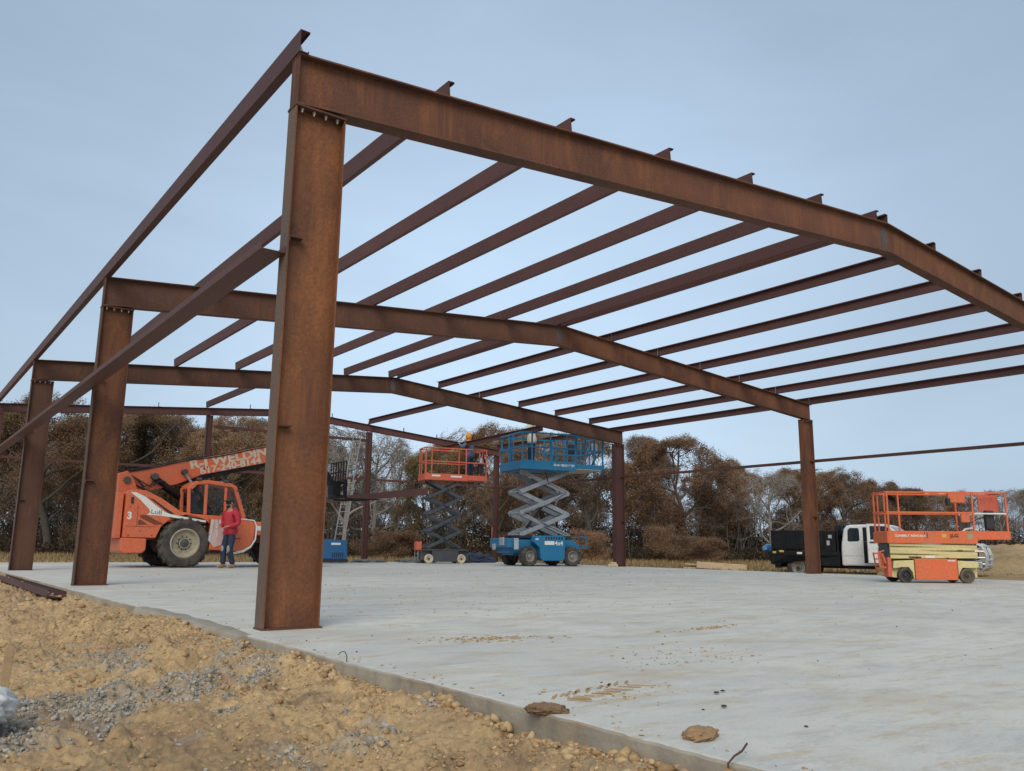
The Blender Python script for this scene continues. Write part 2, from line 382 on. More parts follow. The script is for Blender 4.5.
# clods and stones lying on the dirt
def ico(sub):
    bm = bmesh.new(); bmesh.ops.create_icosphere(bm, subdivisions=sub, radius=1)
    V = np.array([x.co[:] for x in bm.verts]); Fc = np.array([[x.index for x in f.verts] for f in bm.faces]); bm.free(); return V, Fc
def clods(P, S, seed, sub=2, flat=.72):
    rng = np.random.default_rng(seed); V0, F0 = ico(sub); n = len(P); nv = len(V0)
    a = rng.uniform(0, 6.28, (n, 3)); ca, sa = np.cos(a), np.sin(a)
    Rz = np.zeros((n, 3, 3)); Rz[:, 0, 0] = ca[:, 0]; Rz[:, 0, 1] = -sa[:, 0]; Rz[:, 1, 0] = sa[:, 0]; Rz[:, 1, 1] = ca[:, 0]; Rz[:, 2, 2] = 1
    Rx = np.zeros((n, 3, 3)); Rx[:, 1, 1] = ca[:, 1]; Rx[:, 1, 2] = -sa[:, 1]; Rx[:, 2, 1] = sa[:, 1]; Rx[:, 2, 2] = ca[:, 1]; Rx[:, 0, 0] = 1
    sh = rng.uniform(.45, 1.35, (n, 1, 3)); V = V0[None]*(1+.75*(rng.random((n, nv, 1))-.5))*sh+(rng.random((n, nv, 3))-.5)*.28
    V = np.einsum('nij,nvj->nvi', Rz @ Rx, V); V[:, :, 2] *= flat
    V = V*S[:, None, None]+P[:, None, :]
    return V.reshape(-1, 3), (F0[None]+(np.arange(n)*nv)[:, None, None]).reshape(-1, 3)
mt, nt, b = nodes('clod'); MATS['clod'] = mt; b.inputs['Roughness'].default_value = .95; b.inputs['Specular IOR Level'].default_value = .15
g = nt.nodes.new('ShaderNodeNewGeometry')
c = ramp(nt, g.outputs['Random Per Island'], [(0, (.30, .195, .105)), (.3, (.42, .28, .145)), (.7, (.50, .345, .185)), (1, (.58, .43, .26))])
c = mixc(nt, 1., c, ramp(nt, noise(nt, coords(nt, rnd=False), 45, 5, .7), [(.3, .7), (.7, 1.2)]), 'MULTIPLY')
nt.links.new(c, b.inputs['Base Color']); bump(nt, b, noise(nt, coords(nt, rnd=False), 120, 5, .7), .5, .006)
mt, nt, b = nodes('stone'); MATS['stone'] = mt; b.inputs['Roughness'].default_value = .9; b.inputs['Specular IOR Level'].default_value = .2
g = nt.nodes.new('ShaderNodeNewGeometry')
c = ramp(nt, g.outputs['Random Per Island'], [(0, (.20, .182, .155)), (.5, (.35, .325, .280)), (.8, (.45, .42, .365)), (1, (.50, .36, .20))])
c = mixc(nt, 1., c, ramp(nt, noise(nt, coords(nt, rnd=False), 60, 5, .7), [(.3, .75), (.7, 1.15)]), 'MULTIPLY')
nt.links.new(c, b.inputs['Base Color'])
rng = np.random.default_rng(5)
n = 30000; px = XE-.03-np.abs(rng.gamma(1.3, .75, n)); py = rng.uniform(-4.9, 3.2, n); S = np.clip(rng.lognormal(-5.45, .62, n), .0022, .026)
keep = (gravel_mask(px, py) < .5) & (px > -4.5) & (fbm(px*2.2, py*2.2, 3, 77)+.25*rng.random(n) > .50); px, py, S = px[keep], py[keep], S[keep]
V, Fc = clods(np.stack([px, py, gz(px, py)+S*.05], -1), S, 1, 1)
tag(npmesh('dirt_clods', V, Fc, 'clod'), 'loose tan dirt clods lying over the rough ground', 'dirt', kind='stuff')
n = 90000; px = rng.uniform(-2.4, XE-.03, n); py = rng.uniform(-3.6, .6, n); S = np.clip(rng.lognormal(-5.0, .45, n), .003, .0155)
keep = gravel_mask(px, py)*np.clip((fbm(px*7, py*7, 3, 88)-.30)*5, .2, 1) > rng.random(n)*.9+.1; px, py, S = px[keep], py[keep], S[keep]
V, Fc = clods(np.stack([px, py, gz(px, py)+S*.15], -1), S, 2, 1, flat=.85)
tag(npmesh('gravel', V, Fc, 'stone'), 'band of grey broken gravel across the dirt', 'gravel', kind='stuff')
n = 2600; px = XE-.03-rng.gamma(1.2, 1.2, n); py = rng.uniform(3.2, 13, n); S = np.clip(rng.lognormal(-4.4, .5, n), .008, .045)
V, Fc = clods(np.stack([px, py, gz(px, py)+S*.1], -1), S, 3, 1)
tag(npmesh('far_clods', V, Fc, 'clod'), 'dirt clods further back along the slab', 'dirt', kind='stuff')
# crumbs against the slab edge
n = 1700; px = XE-.015-np.abs(rng.normal(0, .05, n)); py = rng.uniform(-4.9, 1.5, n); S = np.clip(rng.lognormal(-4.7, .6, n), .005, .028)
V, Fc = clods(np.stack([px-S*.4, py, gz(px-S, py)+S*.2], -1), S, 8, 1)
tag(npmesh('edge_crumbs', V, Fc, 'clod'), 'crumbled dirt banked against the slab edge', 'dirt', kind='stuff')

# ------------------------------------------------------------------ slab
mt, nt, b = nodes('concrete'); MATS['concrete'] = mt; b.inputs['Roughness'].default_value = .8; b.inputs['Specular IOR Level'].default_value = .3
v = coords(nt, rnd=False); vx = coords(nt, rnd=False, stretch=(.6, 1.0, 1)); vy = coords(nt, rnd=False, stretch=(1.2, .7, 1))
c = mixc(nt, ramp(nt, noise(nt, v, .22, 6, .55, .3), [(.34, 0.), (.66, 1.)]), (.660, .640, .570), (.565, .552, .500))
c = mixc(nt, ramp(nt, noise(nt, vx, 1.5, 8, .66, .8), [(.47, 0.), (.70, .75)]), c, (.47, .468, .445))
c = mixc(nt, ramp(nt, noise(nt, vy, 1.1, 9, .7, .6), [(.54, 0.), (.70, .55)]), c, (.70, .68, .61))
c = mixc(nt, ramp(nt, noise(nt, vx, 1.0, 9, .72, 1.2), [(.52, 0.), (.72, .7)]), c, (.480, .400, .285))
vs = coords(nt, rnd=False, stretch=(.7, 2.0, 1)); c = mixc(nt, ramp(nt, noise(nt, vs, 3.0, 10, .8, .3), [(.50, 0.), (.66, .7)]), c, (.40, .398, .375))
c = mixc(nt, ramp(nt, noise(nt, vs, 1.9, 12, .85, .2), [(.52, 0.), (.62, .85)]), c, (.50, .385, .245))
c = mixc(nt, ramp(nt, noise(nt, v, 9, 6, .75), [(.60, 0.), (.74, .5)]), c, (.300, .280, .240))
c = mixc(nt, 1., c, ramp(nt, noise(nt, v, 70, 4, .7), [(.3, .9), (.7, 1.06)]), 'MULTIPLY')
nt.links.new(c, b.inputs['Base Color']); bump(nt, b, noise(nt, v, 60, 6, .7), .05, .002)
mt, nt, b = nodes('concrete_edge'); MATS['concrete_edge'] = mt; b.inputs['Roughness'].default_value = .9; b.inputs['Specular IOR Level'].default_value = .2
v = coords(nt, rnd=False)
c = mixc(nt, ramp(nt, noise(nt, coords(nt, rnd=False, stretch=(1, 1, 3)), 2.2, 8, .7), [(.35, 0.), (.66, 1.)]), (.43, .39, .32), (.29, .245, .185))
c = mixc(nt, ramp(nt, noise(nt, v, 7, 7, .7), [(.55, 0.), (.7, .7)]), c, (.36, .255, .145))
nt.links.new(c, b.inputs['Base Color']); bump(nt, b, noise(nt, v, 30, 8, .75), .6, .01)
# edge line wanders a little, with a worn rounded arris
ye = np.concatenate([np.arange(-9, -5, .08), np.arange(-5, 2, .025), np.arange(2, 8, .06), np.arange(8, 22.85, .3), [22.85]])
wob = (fbm(ye*2.2, ye*0, 4, 9)-.5)*.06+(fbm(ye*11, ye*0+5, 4, 19, .65)-.5)*.042-.05*np.clip(fbm(ye*6, ye*0+9, 3, 29)-.62, 0, 1)
mb = MB(); prof = [(.0, -.5), (.0, -.05), (.002, -.010), (.010, -.002), (.03, .0)]
for i, (y, wv) in enumerate(zip(ye, wob)):
    for k, (dx, z) in enumerate(prof): mb.v.append((XE+dx+wv*(1.0 if k < 4 else .8)-(.012 if k == 0 else 0), y, z-(max(0, wv)*.25 if k == 3 else 0)))
K = len(prof)
for i in range(len(ye)-1):
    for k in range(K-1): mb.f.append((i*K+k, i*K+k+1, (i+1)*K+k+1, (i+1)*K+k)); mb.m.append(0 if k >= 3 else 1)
# top sheet from the arris to the far side
base = len(mb.v)
for y in ye: mb.v.append((XR, y, 0))
for i in range(len(ye)-1): mb.f.append((i*K+K-1, base+i, base+i+1, (i+1)*K+K-1)); mb.m.append(0)
o_ = len(mb.v); n_ = len(ye)
for y in ye: mb.v.append((XR, y, -.5))
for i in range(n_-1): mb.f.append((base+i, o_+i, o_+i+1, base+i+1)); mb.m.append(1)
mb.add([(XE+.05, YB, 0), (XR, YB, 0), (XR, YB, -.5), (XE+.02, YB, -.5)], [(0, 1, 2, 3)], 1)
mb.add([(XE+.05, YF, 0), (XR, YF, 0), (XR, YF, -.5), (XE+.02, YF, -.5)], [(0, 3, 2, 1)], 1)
tag(mb.build('concrete_slab', ['concrete', 'concrete_edge'], smooth=True), 'pale grey concrete slab under the steel frame', 'slab', kind='structure')
# overpour strip of darker concrete along the edge, by the first columns
mb = MB(); yy = np.linspace(-.30, 2.75, 70)
for i, y in enumerate(yy):
    wv = .05*(fbm(np.array([y*3.]), np.array([1.]), 4, 2)[0]-.5); wd = .10+.04*math.sin(y*1.1)
    mb.v += [(XE-.06+wv, y, -.2), (XE-.055+wv, y, -.028), (XE-.03+wv, y, .004), (XE-.03+wv+wd, y, .006+.004*math.sin(y*9)), (XE+wd+wv*.5, y, -.01)]
for i in range(len(yy)-1):
    for k in range(4): mb.f.append((i*5+k, i*5+k+1, i*5+k+6, i*5+k+5)); mb.m.append(0)
mb.f.append((0, 1, 2, 3, 4)); mb.m.append(0); e = (len(yy)-1)*5; mb.f.append((e+4, e+3, e+2, e+1, e)); mb.m.append(0)
tag(mb.build('overpour_strip', 'concrete_edge', smooth=True), 'darker lip of spilt concrete along the slab edge', 'slab', kind='structure')
# crumbs of mud tracked on to the slab
rng = np.random.default_rng(12); P = []; S = []
def scat(cx, cy, sx, sy, n, s0, s1, ang=0.):
    for _ in range(n):
        a, c_ = rng.normal(0, sx), rng.normal(0, sy); ca, sa = math.cos(ang), math.sin(ang)
        P.append((cx+a*ca-c_*sa, cy+a*sa+c_*ca, 0)); S.append(rng.uniform(s0, s1))
scat(1.12, -1.35, .22, .10, 230, .004, .014, -.3); scat(1.7, -2.6, .35, .2, 60, .003, .010); scat(3.1, -1.6, .22, .03, 70, .006, .02, .1)
scat(1.45, -2.9, .25, .1, 40, .003, .009); scat(.35, -3.45, .18, .12, 60, .003, .009)
scat(5, 3, 3.5, .6, 90, .004, .016); scat(9, 5, 4, .4, 130, .005, .018); scat(12, 1, 2.5, .4, 90, .005, .016); scat(3, 1.2, 1.3, .5, 90, .004, .014)
scat(14, 9, 3, .7, 110, .008, .024); scat(8, 11, 4, .6, 90, .008, .024); scat(2.5, 6, 1.2, 2, 90, .006, .02)
for _ in range(110): P.append((XE+.03+abs(rng.normal(0, .07)), rng.uniform(-4.8, 1.2), 0)); S.append(rng.uniform(.002, .009))
P = np.array(P); S = np.array(S); V, Fc = clods(P+np.array([0, 0, .002]), S, 4, 1, .38)
tag(npmesh('mud_crumbs', V, Fc, 'clod'), 'dried mud crumbs scattered over the slab', 'dirt', kind='stuff')
# tyre tread print of dried mud: two rows of slanting bars
mb = MB(); rng = np.random.default_rng(3)
for k in range(13):
    for sgn in (-1, 1):
        cx, cy = .06+k*.042+rng.normal(0, .012), -3.42+k*.010+sgn*.055+rng.normal(0, .008)
        if rng.random() < .15: continue
        a = sgn*.75-.05; L = rng.uniform(.07, .13); pts = []
        for t in np.linspace(-1, 1, 7):
            wdt = .0075*(1-t*t*.7)*rng.uniform(.6, 1.3); pts.append((t*L/2, wdt))
        poly = [(x, w_) for x, w_ in pts]+[(x, -w_) for x, w_ in reversed(pts)]
        ca, sa = math.cos(a), math.sin(a)
        mb.prism([(cx+x*ca-y*sa, cy+x*sa+y*ca) for x, y in poly], lambda p, t: (p[0], p[1], t), .0012, .0035)
tag(mb.build('tread_print', 'clod'), 'dried tan mud tread print left on the slab', 'dirt', kind='stuff')
n = 190; rng = np.random.default_rng(31); P = np.stack([rng.uniform(-.1, 9, n), rng.uniform(-4.5, 8, n), np.full(n, .003)], -1)
V, Fc = clods(P, rng.uniform(.0025, .008, n), 9, 1, .5)
paint('mud_dark', (.17, .105, .06), (.28, .18, .095), .95, 9, bmp=.5); paint('mud_tan', (.34, .215, .11), (.25, .155, .08), .95, 9, bmp=.5)
MATS['grit'] = paint('grit', (.05, .045, .04), (.12, .1, .08), .9, 20)
tag(npmesh('dark_grit', V, Fc, 'grit'), 'small dark pebbles and grit on the slab', 'gravel', kind='stuff')
def clod_thing(name, label, cat, p, s, mat, seed, flat=.5, rz=0., sub=5):
    V0, F0 = ico(sub); r = fbm(V0[:, 0]*2.2+5+seed, V0[:, 1]*2.2+V0[:, 2]*1.7, 4, seed); r2 = fbm(V0[:, 0]*7+9, V0[:, 1]*7+V0[:, 2]*6, 4, seed+3)
    r3 = fbm(V0[:, 0]*17+2, V0[:, 1]*17+V0[:, 2]*15, 3, seed+7); V_ = V0*(.42+.75*r+.42*r2+.22*r3)[:, None]*np.array(s); V_[:, 2] = np.maximum(V_[:, 2]*flat, -s[2]*.25)
    o = npmesh(name, V_, F0, mat, smooth=(mat.startswith('tarp'))); o.location = p; o.rotation_euler = (0, 0, rz); return tag(o, label, cat)
clod_thing('mud_clod', 'flat tan mud clod alone on the slab near its front edge', 'dirt clod', (-.02, -4.23, .008), (.072, .05, .042), 'mud_tan', 3, rz=.5)
clod_thing('mud_clod', 'dark brown broken mud clod on the slab edge beside the tread print', 'dirt clod', (-.17, -3.60, .006), (.080, .042, .040), 'mud_dark', 8, rz=-.7)
clod_thing('pebble', 'larger of two black pebbles lying close together on the slab', 'pebble', (.70, -3.70, .008), (.011, .009, .008), 'grit', 2)
clod_thing('pebble', 'smaller black pebble just beside another black pebble on slab', 'pebble', (.765, -3.68, .007), (.009, .008, .007), 'grit', 4)
clod_thing('pebble', 'single black pebble on the slab between clod and pebble pair', 'pebble', (.47, -3.93, .008), (.012, .009, .008), 'grit', 6)
def wire(label, pts, r):
    mb = MB(); mb.tube(pts, r, 6); return tag(mb.build('bent_wire', 'rust_dark', smooth=True), label, 'wire')
wire('bent rusty tie wire sticking out at the front slab edge', [(-.255, -4.55, -.16), (-.245, -4.54, -.05), (-.24, -4.53, .005), (-.21, -4.53, .022), (-.15, -4.51, .024), (-.10, -4.49, .036)], .0035)
wire('thin hooked wire standing at slab edge near the big column', [(-.215, -1.93, -.12), (-.21, -1.92, -.02), (-.205, -1.91, .03), (-.215, -1.90, .055), (-.235, -1.89, .05), (-.245, -1.885, .035)], .0028)

# ================================================================== STEEL FRAME
He, W, D, RI = 4.2, 18.34, .457, .77
FY = [0., 7.55, 15.10]; Y4 = 22.60; BF = .0825; DC = .445; SL = RI/(W/2)
frame = empty('steel_building_frame', (0, 0, 0), 0, 'rusty open steel building frame with gabled roof standing on the slab', 'steel frame')
def ipoly(d, bf, tf=.013, tw=.009):
    h = d/2
    return [(-h, -bf), (-h+tf, -bf), (-h+tf, -tw), (h-tf, -tw), (h-tf, -bf), (h, -bf), (h, bf), (h-tf, bf), (h-tf, tw), (-h+tf, tw), (-h+tf, bf), (-h, bf)]
def column(x0, y, mat, d=DC, bf=BF, H=He, plate=True, clips=(3.05, 1.52)):
    """I column with its web in the x-z plane, outer face at x0"""
    xc = x0+d/2 if x0 < 9 else x0-d/2; sg = 1 if x0 < 9 else -1
    mb = MB(); mb.prism(ipoly(d, bf), lambda p, t: (xc+p[0], y+p[1], t), .013, H-.019)
    # outer faces greyer than the web: sky light put into the colour
    col = mb.build('column', [mat, 'flange_skylit'], frame)
    for pl in col.data.polygons:
        if abs(pl.normal.x) > .9 and abs(abs(pl.center.x-xc)-d/2) < .004 and (pl.center.x-xc)*sg < 0: pl.material_index = 1
    MB().span((xc-d/2-.006, y-bf-.008, .001), (xc+d/2+.022, y+bf+.008, .0125)).build('base_plate', 'rust_dark', col)
    if plate:
        MB().span((xc-d/2-.006, y-bf-.008, H-.0185), (xc+d/2+.006, y+bf+.008, H-.001)).build('cap_plate', 'rust_dark', col)
        for k in range(4):
            for s in (-1, 1):
                bx = xc-d/2+.065+k*(d-.13)/3; b_ = MB(); b_.tube([(bx, y+s*.052, H-.056), (bx, y+s*.052, H-.019)], .008, 6); b_.tube([(bx, y+s*.052, H-.038), (bx, y+s*.052, H-.0195)], .015, 6)
                b_.build('bolt', 'bolt', col)
    for z in clips:
        xa = x0+sg*.0135
        c_ = MB(); c_.span((xa, y-bf+.004, z-.006), (xa+sg*.12, y-.0095, z+.006)); c_.span((xa, y-bf+.004, z-.045), (xa+sg*.010, y-.0095, z-.0065)); c_.build('girt_clip', 'rust_dark', col)
    return col
def rtop(x, base=He+D): return base+SL*(x if x <= W/2 else W-x)
def rafter(y, mats, d=D, bf=BF, z0=He, ends=(0., W)):
    for i, (xa, xb) in enumerate(((ends[0], W/2), (W/2, ends[1]))):
        mb = MB(); za, zb = (z0, z0+RI) if i == 0 else (z0+RI, z0)
        if i == 0: za = z0+SL*ends[0]
        else: zb = z0+SL*(W-ends[1])
        zf = lambda t: za+(zb-za)*(t-xa)/(xb-xa)
        mb.prism(ipoly(d, bf, .015), lambda p, t: (t, y+p[1], zf(t)+d/2+p[0]), xa+(0 if i == 0 else .0005), xb-(.0005 if i == 0 else 0))
        raf = mb.build('rafter', [mats[i], 'rust_dark'], frame)
        for pl in raf.data.polygons:
            if abs(pl.normal.z) > .9 and pl.area > .3: pl.material_index = 1
        if i == 0 and d > .3:
            for s in (-1, 1):
                w_ = MB(); c_ = (W/2-.01, z0+RI+d/2)
                poly = [(c_[0]+.085*math.cos(t)*(1+.12*math.sin(5*t+y)), c_[1]+.19*math.sin(t)*(1+.08*math.cos(3*t+y))) for t in np.linspace(0, 2*math.pi, 22)[:-1]]
                w_.xz(poly, y+s*.0095, y+s*.0125); w_.build('weld_patch', 'weld_grey', raf)
            for s in (-1, 1):
                st = MB(); st.span((xa+.004, y+s*.0095, z0+.02), (xa+.014, y+s*(bf-.006), z0+d-.02)); st.build('stiffener', 'rust_dark', raf)
rafter(FY[0], ('rust', 'rust_hot')); rafter(FY[1], ('rust_dark', 'rust')); rafter(FY[2], ('rust_dark', 'rust_dark'))
column(0, FY[0], 'rust_hot'); column(W, FY[0], 'rust_hot')
column(0, FY[1], 'rust'); column(W, FY[1], 'rust')
column(0, FY[2], 'rust_dark'); column(W, FY[2], 'primer')
# end frame: lighter section on four slim columns
H4 = He+D-.27
rafter(Y4, ('primer', 'primer'), .25, .07, H4)
for x in (0., 6.22, 12.45, W):
    hh = H4+SL*(min(x, W-x)+.1)
    column(x-.1 if 1 < x < 15 else x, Y4, 'primer', .20, .075, hh, False, ())
# purlins: C sections, web on the eave side, open side up the slope
PH, PF, PT, PLP = .20, .068, .006, .018
def cpoly(h=PH, f=PF, t=PT, lp=PLP):
    return [(0, 0), (f, 0), (f, lp), (f-t, lp), (f-t, t), (t, t), (t, h-t), (f-t, h-t), (f-t, h-lp), (f, h-lp), (f, h), (0, h)]
def purlin(x, y0, y1, name='purlin', mat='primer', clip_ys=()):
    sg = 1 if x < W/2 else -1; a = math.atan(SL)*sg
    n_ = Vector((-math.sin(a), 0, math.cos(a))); t_ = Vector((math.cos(a), 0, math.sin(a)))*sg
    o = Vector((x, 0, rtop(x)+.002))
    mb = MB(); mb.prism(cpoly(), lambda p, t: tuple(o+t_*p[0]+n_*p[1]+Vector((0, t, 0))), y0, y1)
    pu = mb.build(name, mat, frame)
    for cy in clip_ys:
        c_ = MB(); q = o+t_*(PT+.002)
        for (aa, bb) in ((0, .06), ):
            c_.prism([(0, .008), (.007, .008), (.007, .15), (0, .15)], lambda p, t: tuple(q+t_*p[0]+n_*p[1]+Vector((0, t, 0))), cy-.05, cy+.05)
            c_.prism([(.0075, .008), (.075, .008), (.075, .015), (.0075, .06)], lambda p, t: tuple(q+t_*p[0]+n_*p[1]+Vector((0, t, 0))), cy-.005, cy+.005)
        c_.build('purlin_clip', 'rust_dark', pu)
    return pu
PX = [1.524*k for k in range(1, 6)]+[9.03]
PXS = PX+[W-x for x in reversed(PX)]
for x in PXS:
    y0 = -.085 if x in (9.03,) else .03
    purlin(x, .0, FY[1]-.004, clip_ys=(.055,)); purlin(x, FY[1]+.004, FY[2]+.06, clip_ys=(FY[1]+.06,))
for x in (6.096, 12.244): purlin(x, FY[2]+.075, Y4+.07, clip_ys=(Y4-.06,))
for x in PX[:3]+PX[4:5]+[W-q for q in PX[:6]]:      # lone clips waiting on the end rafter
    q = MB(); z = rtop(x); q.span((x-.035, Y4-.03, z-.020), (x-.025, Y4+.03, z+.13)); q.span((x-.0245, Y4-.03, z-.020), (x+.03, Y4+.03, z-.008)); q.build('purlin_clip', 'rust_dark', frame)
# eave struts, all three bays each
for sgx in (-1, 1):
    x0 = -.01 if sgx < 0 else W+.01
    for ya, yb in ((-.10, FY[1]-.003), (FY[1]+.003, FY[2]-.003), (FY[2]+.003, Y4+.12)):
        mb = MB(); mb.prism(cpoly(.20, .085, .007, .02), lambda p, t: (x0-sgx*p[0], t, He+D+.002+p[1]+(.0 if t < 20 else .0)), ya, yb)
        st = mb.build('eave_strut', 'primer', frame)
        if sgx < 0 and ya < 0:
            MB().xz([(x0+.012, He+D+.02), (x0+.075, He+D+.004), (x0+.012, He+D+.14)], -.04, -.032).build('strut_clip', 'galv', st)
# wall girts laid flat outside the columns
def girt(p, q, side, mat='primer', wd=.20, lip=.062):
    p, q = Vector(p), Vector(q); d = (q-p).normalized(); s_ = Vector(side)
    mb = MB(); prof = [(0, 0), (wd, 0), (wd, lip), (wd-.006, lip), (wd-.006, .006), (.006, .006), (.006, lip), (0, lip)]
    n0 = len(prof); vs = [p+s_*a+Vector((0, 0, b_)) for a, b_ in prof]+[q+s_*a+Vector((0, 0, b_)) for a, b_ in prof]
    mb.add(vs, [tuple(range(n0-1, -1, -1)), tuple(range(n0, 2*n0))]+[(k, (k+1) % n0, n0+(k+1) % n0, n0+k) for k in range(n0)])
    return mb.build('girt', mat, frame)
for ya, yb in ((-.06, FY[1]-.003), (FY[1]+.003, FY[2]-.003), (FY[2]+.003, Y4+.08)):
    girt((-.002, ya, 2.90), (-.002, yb, 2.90), (-1, 0, 0)); girt((W+.002, ya, 3.03), (W+.002, yb, 3.03), (1, 0, 0), wd=.09, lip=.075)
girt((6.43, Y4, 4.50), (12.25, Y4, 4.50), (0, 1, 0), wd=.1, lip=.09); girt((12.66, Y4, 3.03), (W-.22, Y4, 3.03), (0, 1, 0), wd=.1, lip=.08); girt((.22, Y4, 3.03), (6.01, Y4, 3.03), (0, 1, 0), wd=.1, lip=.08)
girt((6.43, Y4, 3.03), (12.25, Y4, 3.03), (0, 1, 0), wd=.1, lip=.08)

# loose steel
lp = empty('loose_purlin', (9.72, 0, 2.015), 0, 'maroon steel purlin carried level on the forks of the orange telehandler', 'steel beam')
mb = MB(); mb.prism(cpoly(.19, .075), lambda p, t: (p[0], t, p[1]), 13.9, 21.4); mb.build('channel', 'primer', lp)
mb = MB(); mb.prism(cpoly(.22, .085), lambda p, t: (-p[1], t, p[0]), 0, 6.6)
o = mb.build('loose_purlin', 'primer'); o.location = (-.36, 5.75, -.075); o.rotation_euler = (0, R(6), R(-.3))
tag(o, 'maroon steel channel lying on the dirt against the slab edge', 'steel beam')

o = MB(); pA, pB = Vector((15.36, 22.5, 4.33)), Vector((14.95, 15.35, 4.42)); dA = (pB-pA).normalized(); sA = dA.cross(Vector((0, 0, 1))).normalized(); uA = sA.cross(dA)
o.prism(cpoly(.19, .075), lambda p, t: tuple(pA+dA*t+sA*p[0]+uA*p[1]), 0, (pB-pA).length); o = o.build('loose_purlin', 'primer')
tag(o, 'maroon steel purlin laid across the rails of the red and blue lifts', 'steel beam')
# ================================================================== WHEELS AND MACHINES
def tyre_profile(r, w, rim):
    h = w/2; return [(rim, -h*.80), (rim+(r-rim)*.35, -h), (r*.90, -h*.98), (r*.97, -h*.82), (r, -h*.5), (r, 0), (r, h*.5), (r*.97, h*.82), (r*.90, h*.98), (rim+(r-rim)*.35, h), (rim, h*.80)]
def wheel(parent, c, r, w, rimr, tmat, rmat, side=-1, lugs=0, holes=8, hub='dark', steer=0.):
    wl = MB(); wl.lathe_y((0, 0, 0), [(.0, 0), (rimr*.99, 0)], 24)
    hubm = MB(); t = MB(); t.lathe_y((0, 0, 0), tyre_profile(r, w, rimr), 36)
    for k in range(lugs):
        a = 2*math.pi*k/lugs
        for s in (-1, 1):
            aa = a+(math.pi/lugs if s > 0 else 0); rot = Matrix.Rotation(-aa, 3, 'Y') @ Matrix.Rotation(s*R(28), 3, 'X')
            ctr = Matrix.Rotation(-aa, 3, 'Y') @ Vector((r+.004, s*w*.26, 0)); t.box(ctr, (r*.065, w*.5, r*.10), rot)
    rim = MB(); f = side*w/2
    rim.lathe_y((0, 0, 0), [(rimr, -w*.40), (rimr, w*.40)], 28)
    rim.lathe_y((0, 0, 0), [(rimr*1.02, f*.80), (rimr*.93, f*.86), (rimr*.86, f*.66), (rimr*.80, f*.30), (rimr*.40, f*.22), (rimr*.36, f*.55), (0.001, f*.58)], 28)
    for k in range(holes):
        a = 2*math.pi*k/holes; x, z = rimr*.58*math.cos(a), rimr*.58*math.sin(a)
        rim.tube([(x, f*.20, z), (x, f*.34, z)], rimr*.055, 6)
    rm = rim.build('wheel', rmat, parent, smooth=True); rm.location = c; rm.rotation_euler = (0, 0, steer)
    t.build('tyre', tmat, rm, smooth=True)
    hb = MB(); hb.lathe_y((0, 0, 0), [(rimr*.40, f*.28), (rimr*.38, f*.48), (rimr*.24, f*.64), (.001, f*.68)], 16); [hb.tube([(rimr*.46*math.cos(q_), f*.24, rimr*.46*math.sin(q_)), (rimr*.46*math.cos(q_), f*.40, rimr*.46*math.sin(q_))], rimr*.045, 6) for q_ in np.linspace(0, 2*math.pi, 11)[:-1]]; hb.build('hub', hub, rm, smooth=True)
    return rm
def railing(parent, mat, x0, x1, y0, y1, z0, H, mid, posts_x, name='guard_rail', r=.02, skip=()):
    for nm, (ya) in (('near', y0), ('far', y1)):
        if nm in skip: continue
        mb = MB()
        for z in (z0+H, z0+mid): mb.bar((x0, ya, z), (x1, ya, z), r*1.7, r*2.2)
        for x in posts_x: mb.bar((x, ya, z0), (x, ya, z0+H-r), r*2, r*2, (1, 0, 0))
        mb.build(name, mat, parent, bevel=.004)
    for nm, xa in (('left', x0), ('right', x1)):
        if nm in skip: continue
        mb = MB()
        for z in (z0+H+.001, z0+mid+.001): mb.bar((xa, y0, z), (xa, y1, z), r*1.7, r*2.2)
        for y in (((y0+y1)/2-.18, (y0+y1)/2+.18) if y1-y0 > 1.2 else ((y0+y1)/2+.1,)): mb.bar((xa, y, z0), (xa, y, z0+H-r), r*1.6, r*1.6, (1, 0, 0))
        mb.build(name, mat, parent, bevel=.004)
def scissors(parent, mat, xa, xb, yn, yf, z0, z1, n, w=.05, h=.11):
    """n stacked pairs of crossing arms, near and far, as separate bars, with pins"""
    dz = (z1-z0)/n
    for k in range(n):
        za, zb = z0+k*dz, z0+(k+1)*dz
        for y, s in ((yn, 1), (yf, -1)):
            MB().bar((xa, y, za), (xb, y, zb), w, h).build('scissor_arm', mat, parent, bevel=.006)
            MB().bar((xa, y+s*(w+.004), zb), (xb, y+s*(w+.004), za), w, h).build('scissor_arm', mat, parent, bevel=.006)
        for x, z, e_ in (((xa+xb)/2, (za+zb)/2, .05), (xa, za, .04), (xb, za, .04)): MB().tube([(x, yn-e_, z), (x, yf+e_, z)], .027, 10).build('pivot_pin', mat, parent, smooth=True)
    cb_ = []
    for k in range(n): cb_ += [(xa+.12 if k % 2 else xb-.12, yn-.07, z0+k*dz+.03), ((xa+xb)/2+.1, yn-.08, z0+(k+.5)*dz-.05)]
    if n >= 3: MB().tube(cb_+[((xa+xb)/2, yn-.05, z1-.03)], .013, 6).build('power_cable', 'black_mark', parent, smooth=True)
    cy = MB(); cy.tube([(xa+.25*(xb-xa), (yn+yf)/2, z0+dz*.35), (xa+.62*(xb-xa), (yn+yf)/2, z0+dz*1.55)], .05, 10); cy.build('lift_cylinder', 'dark', parent, smooth=True)

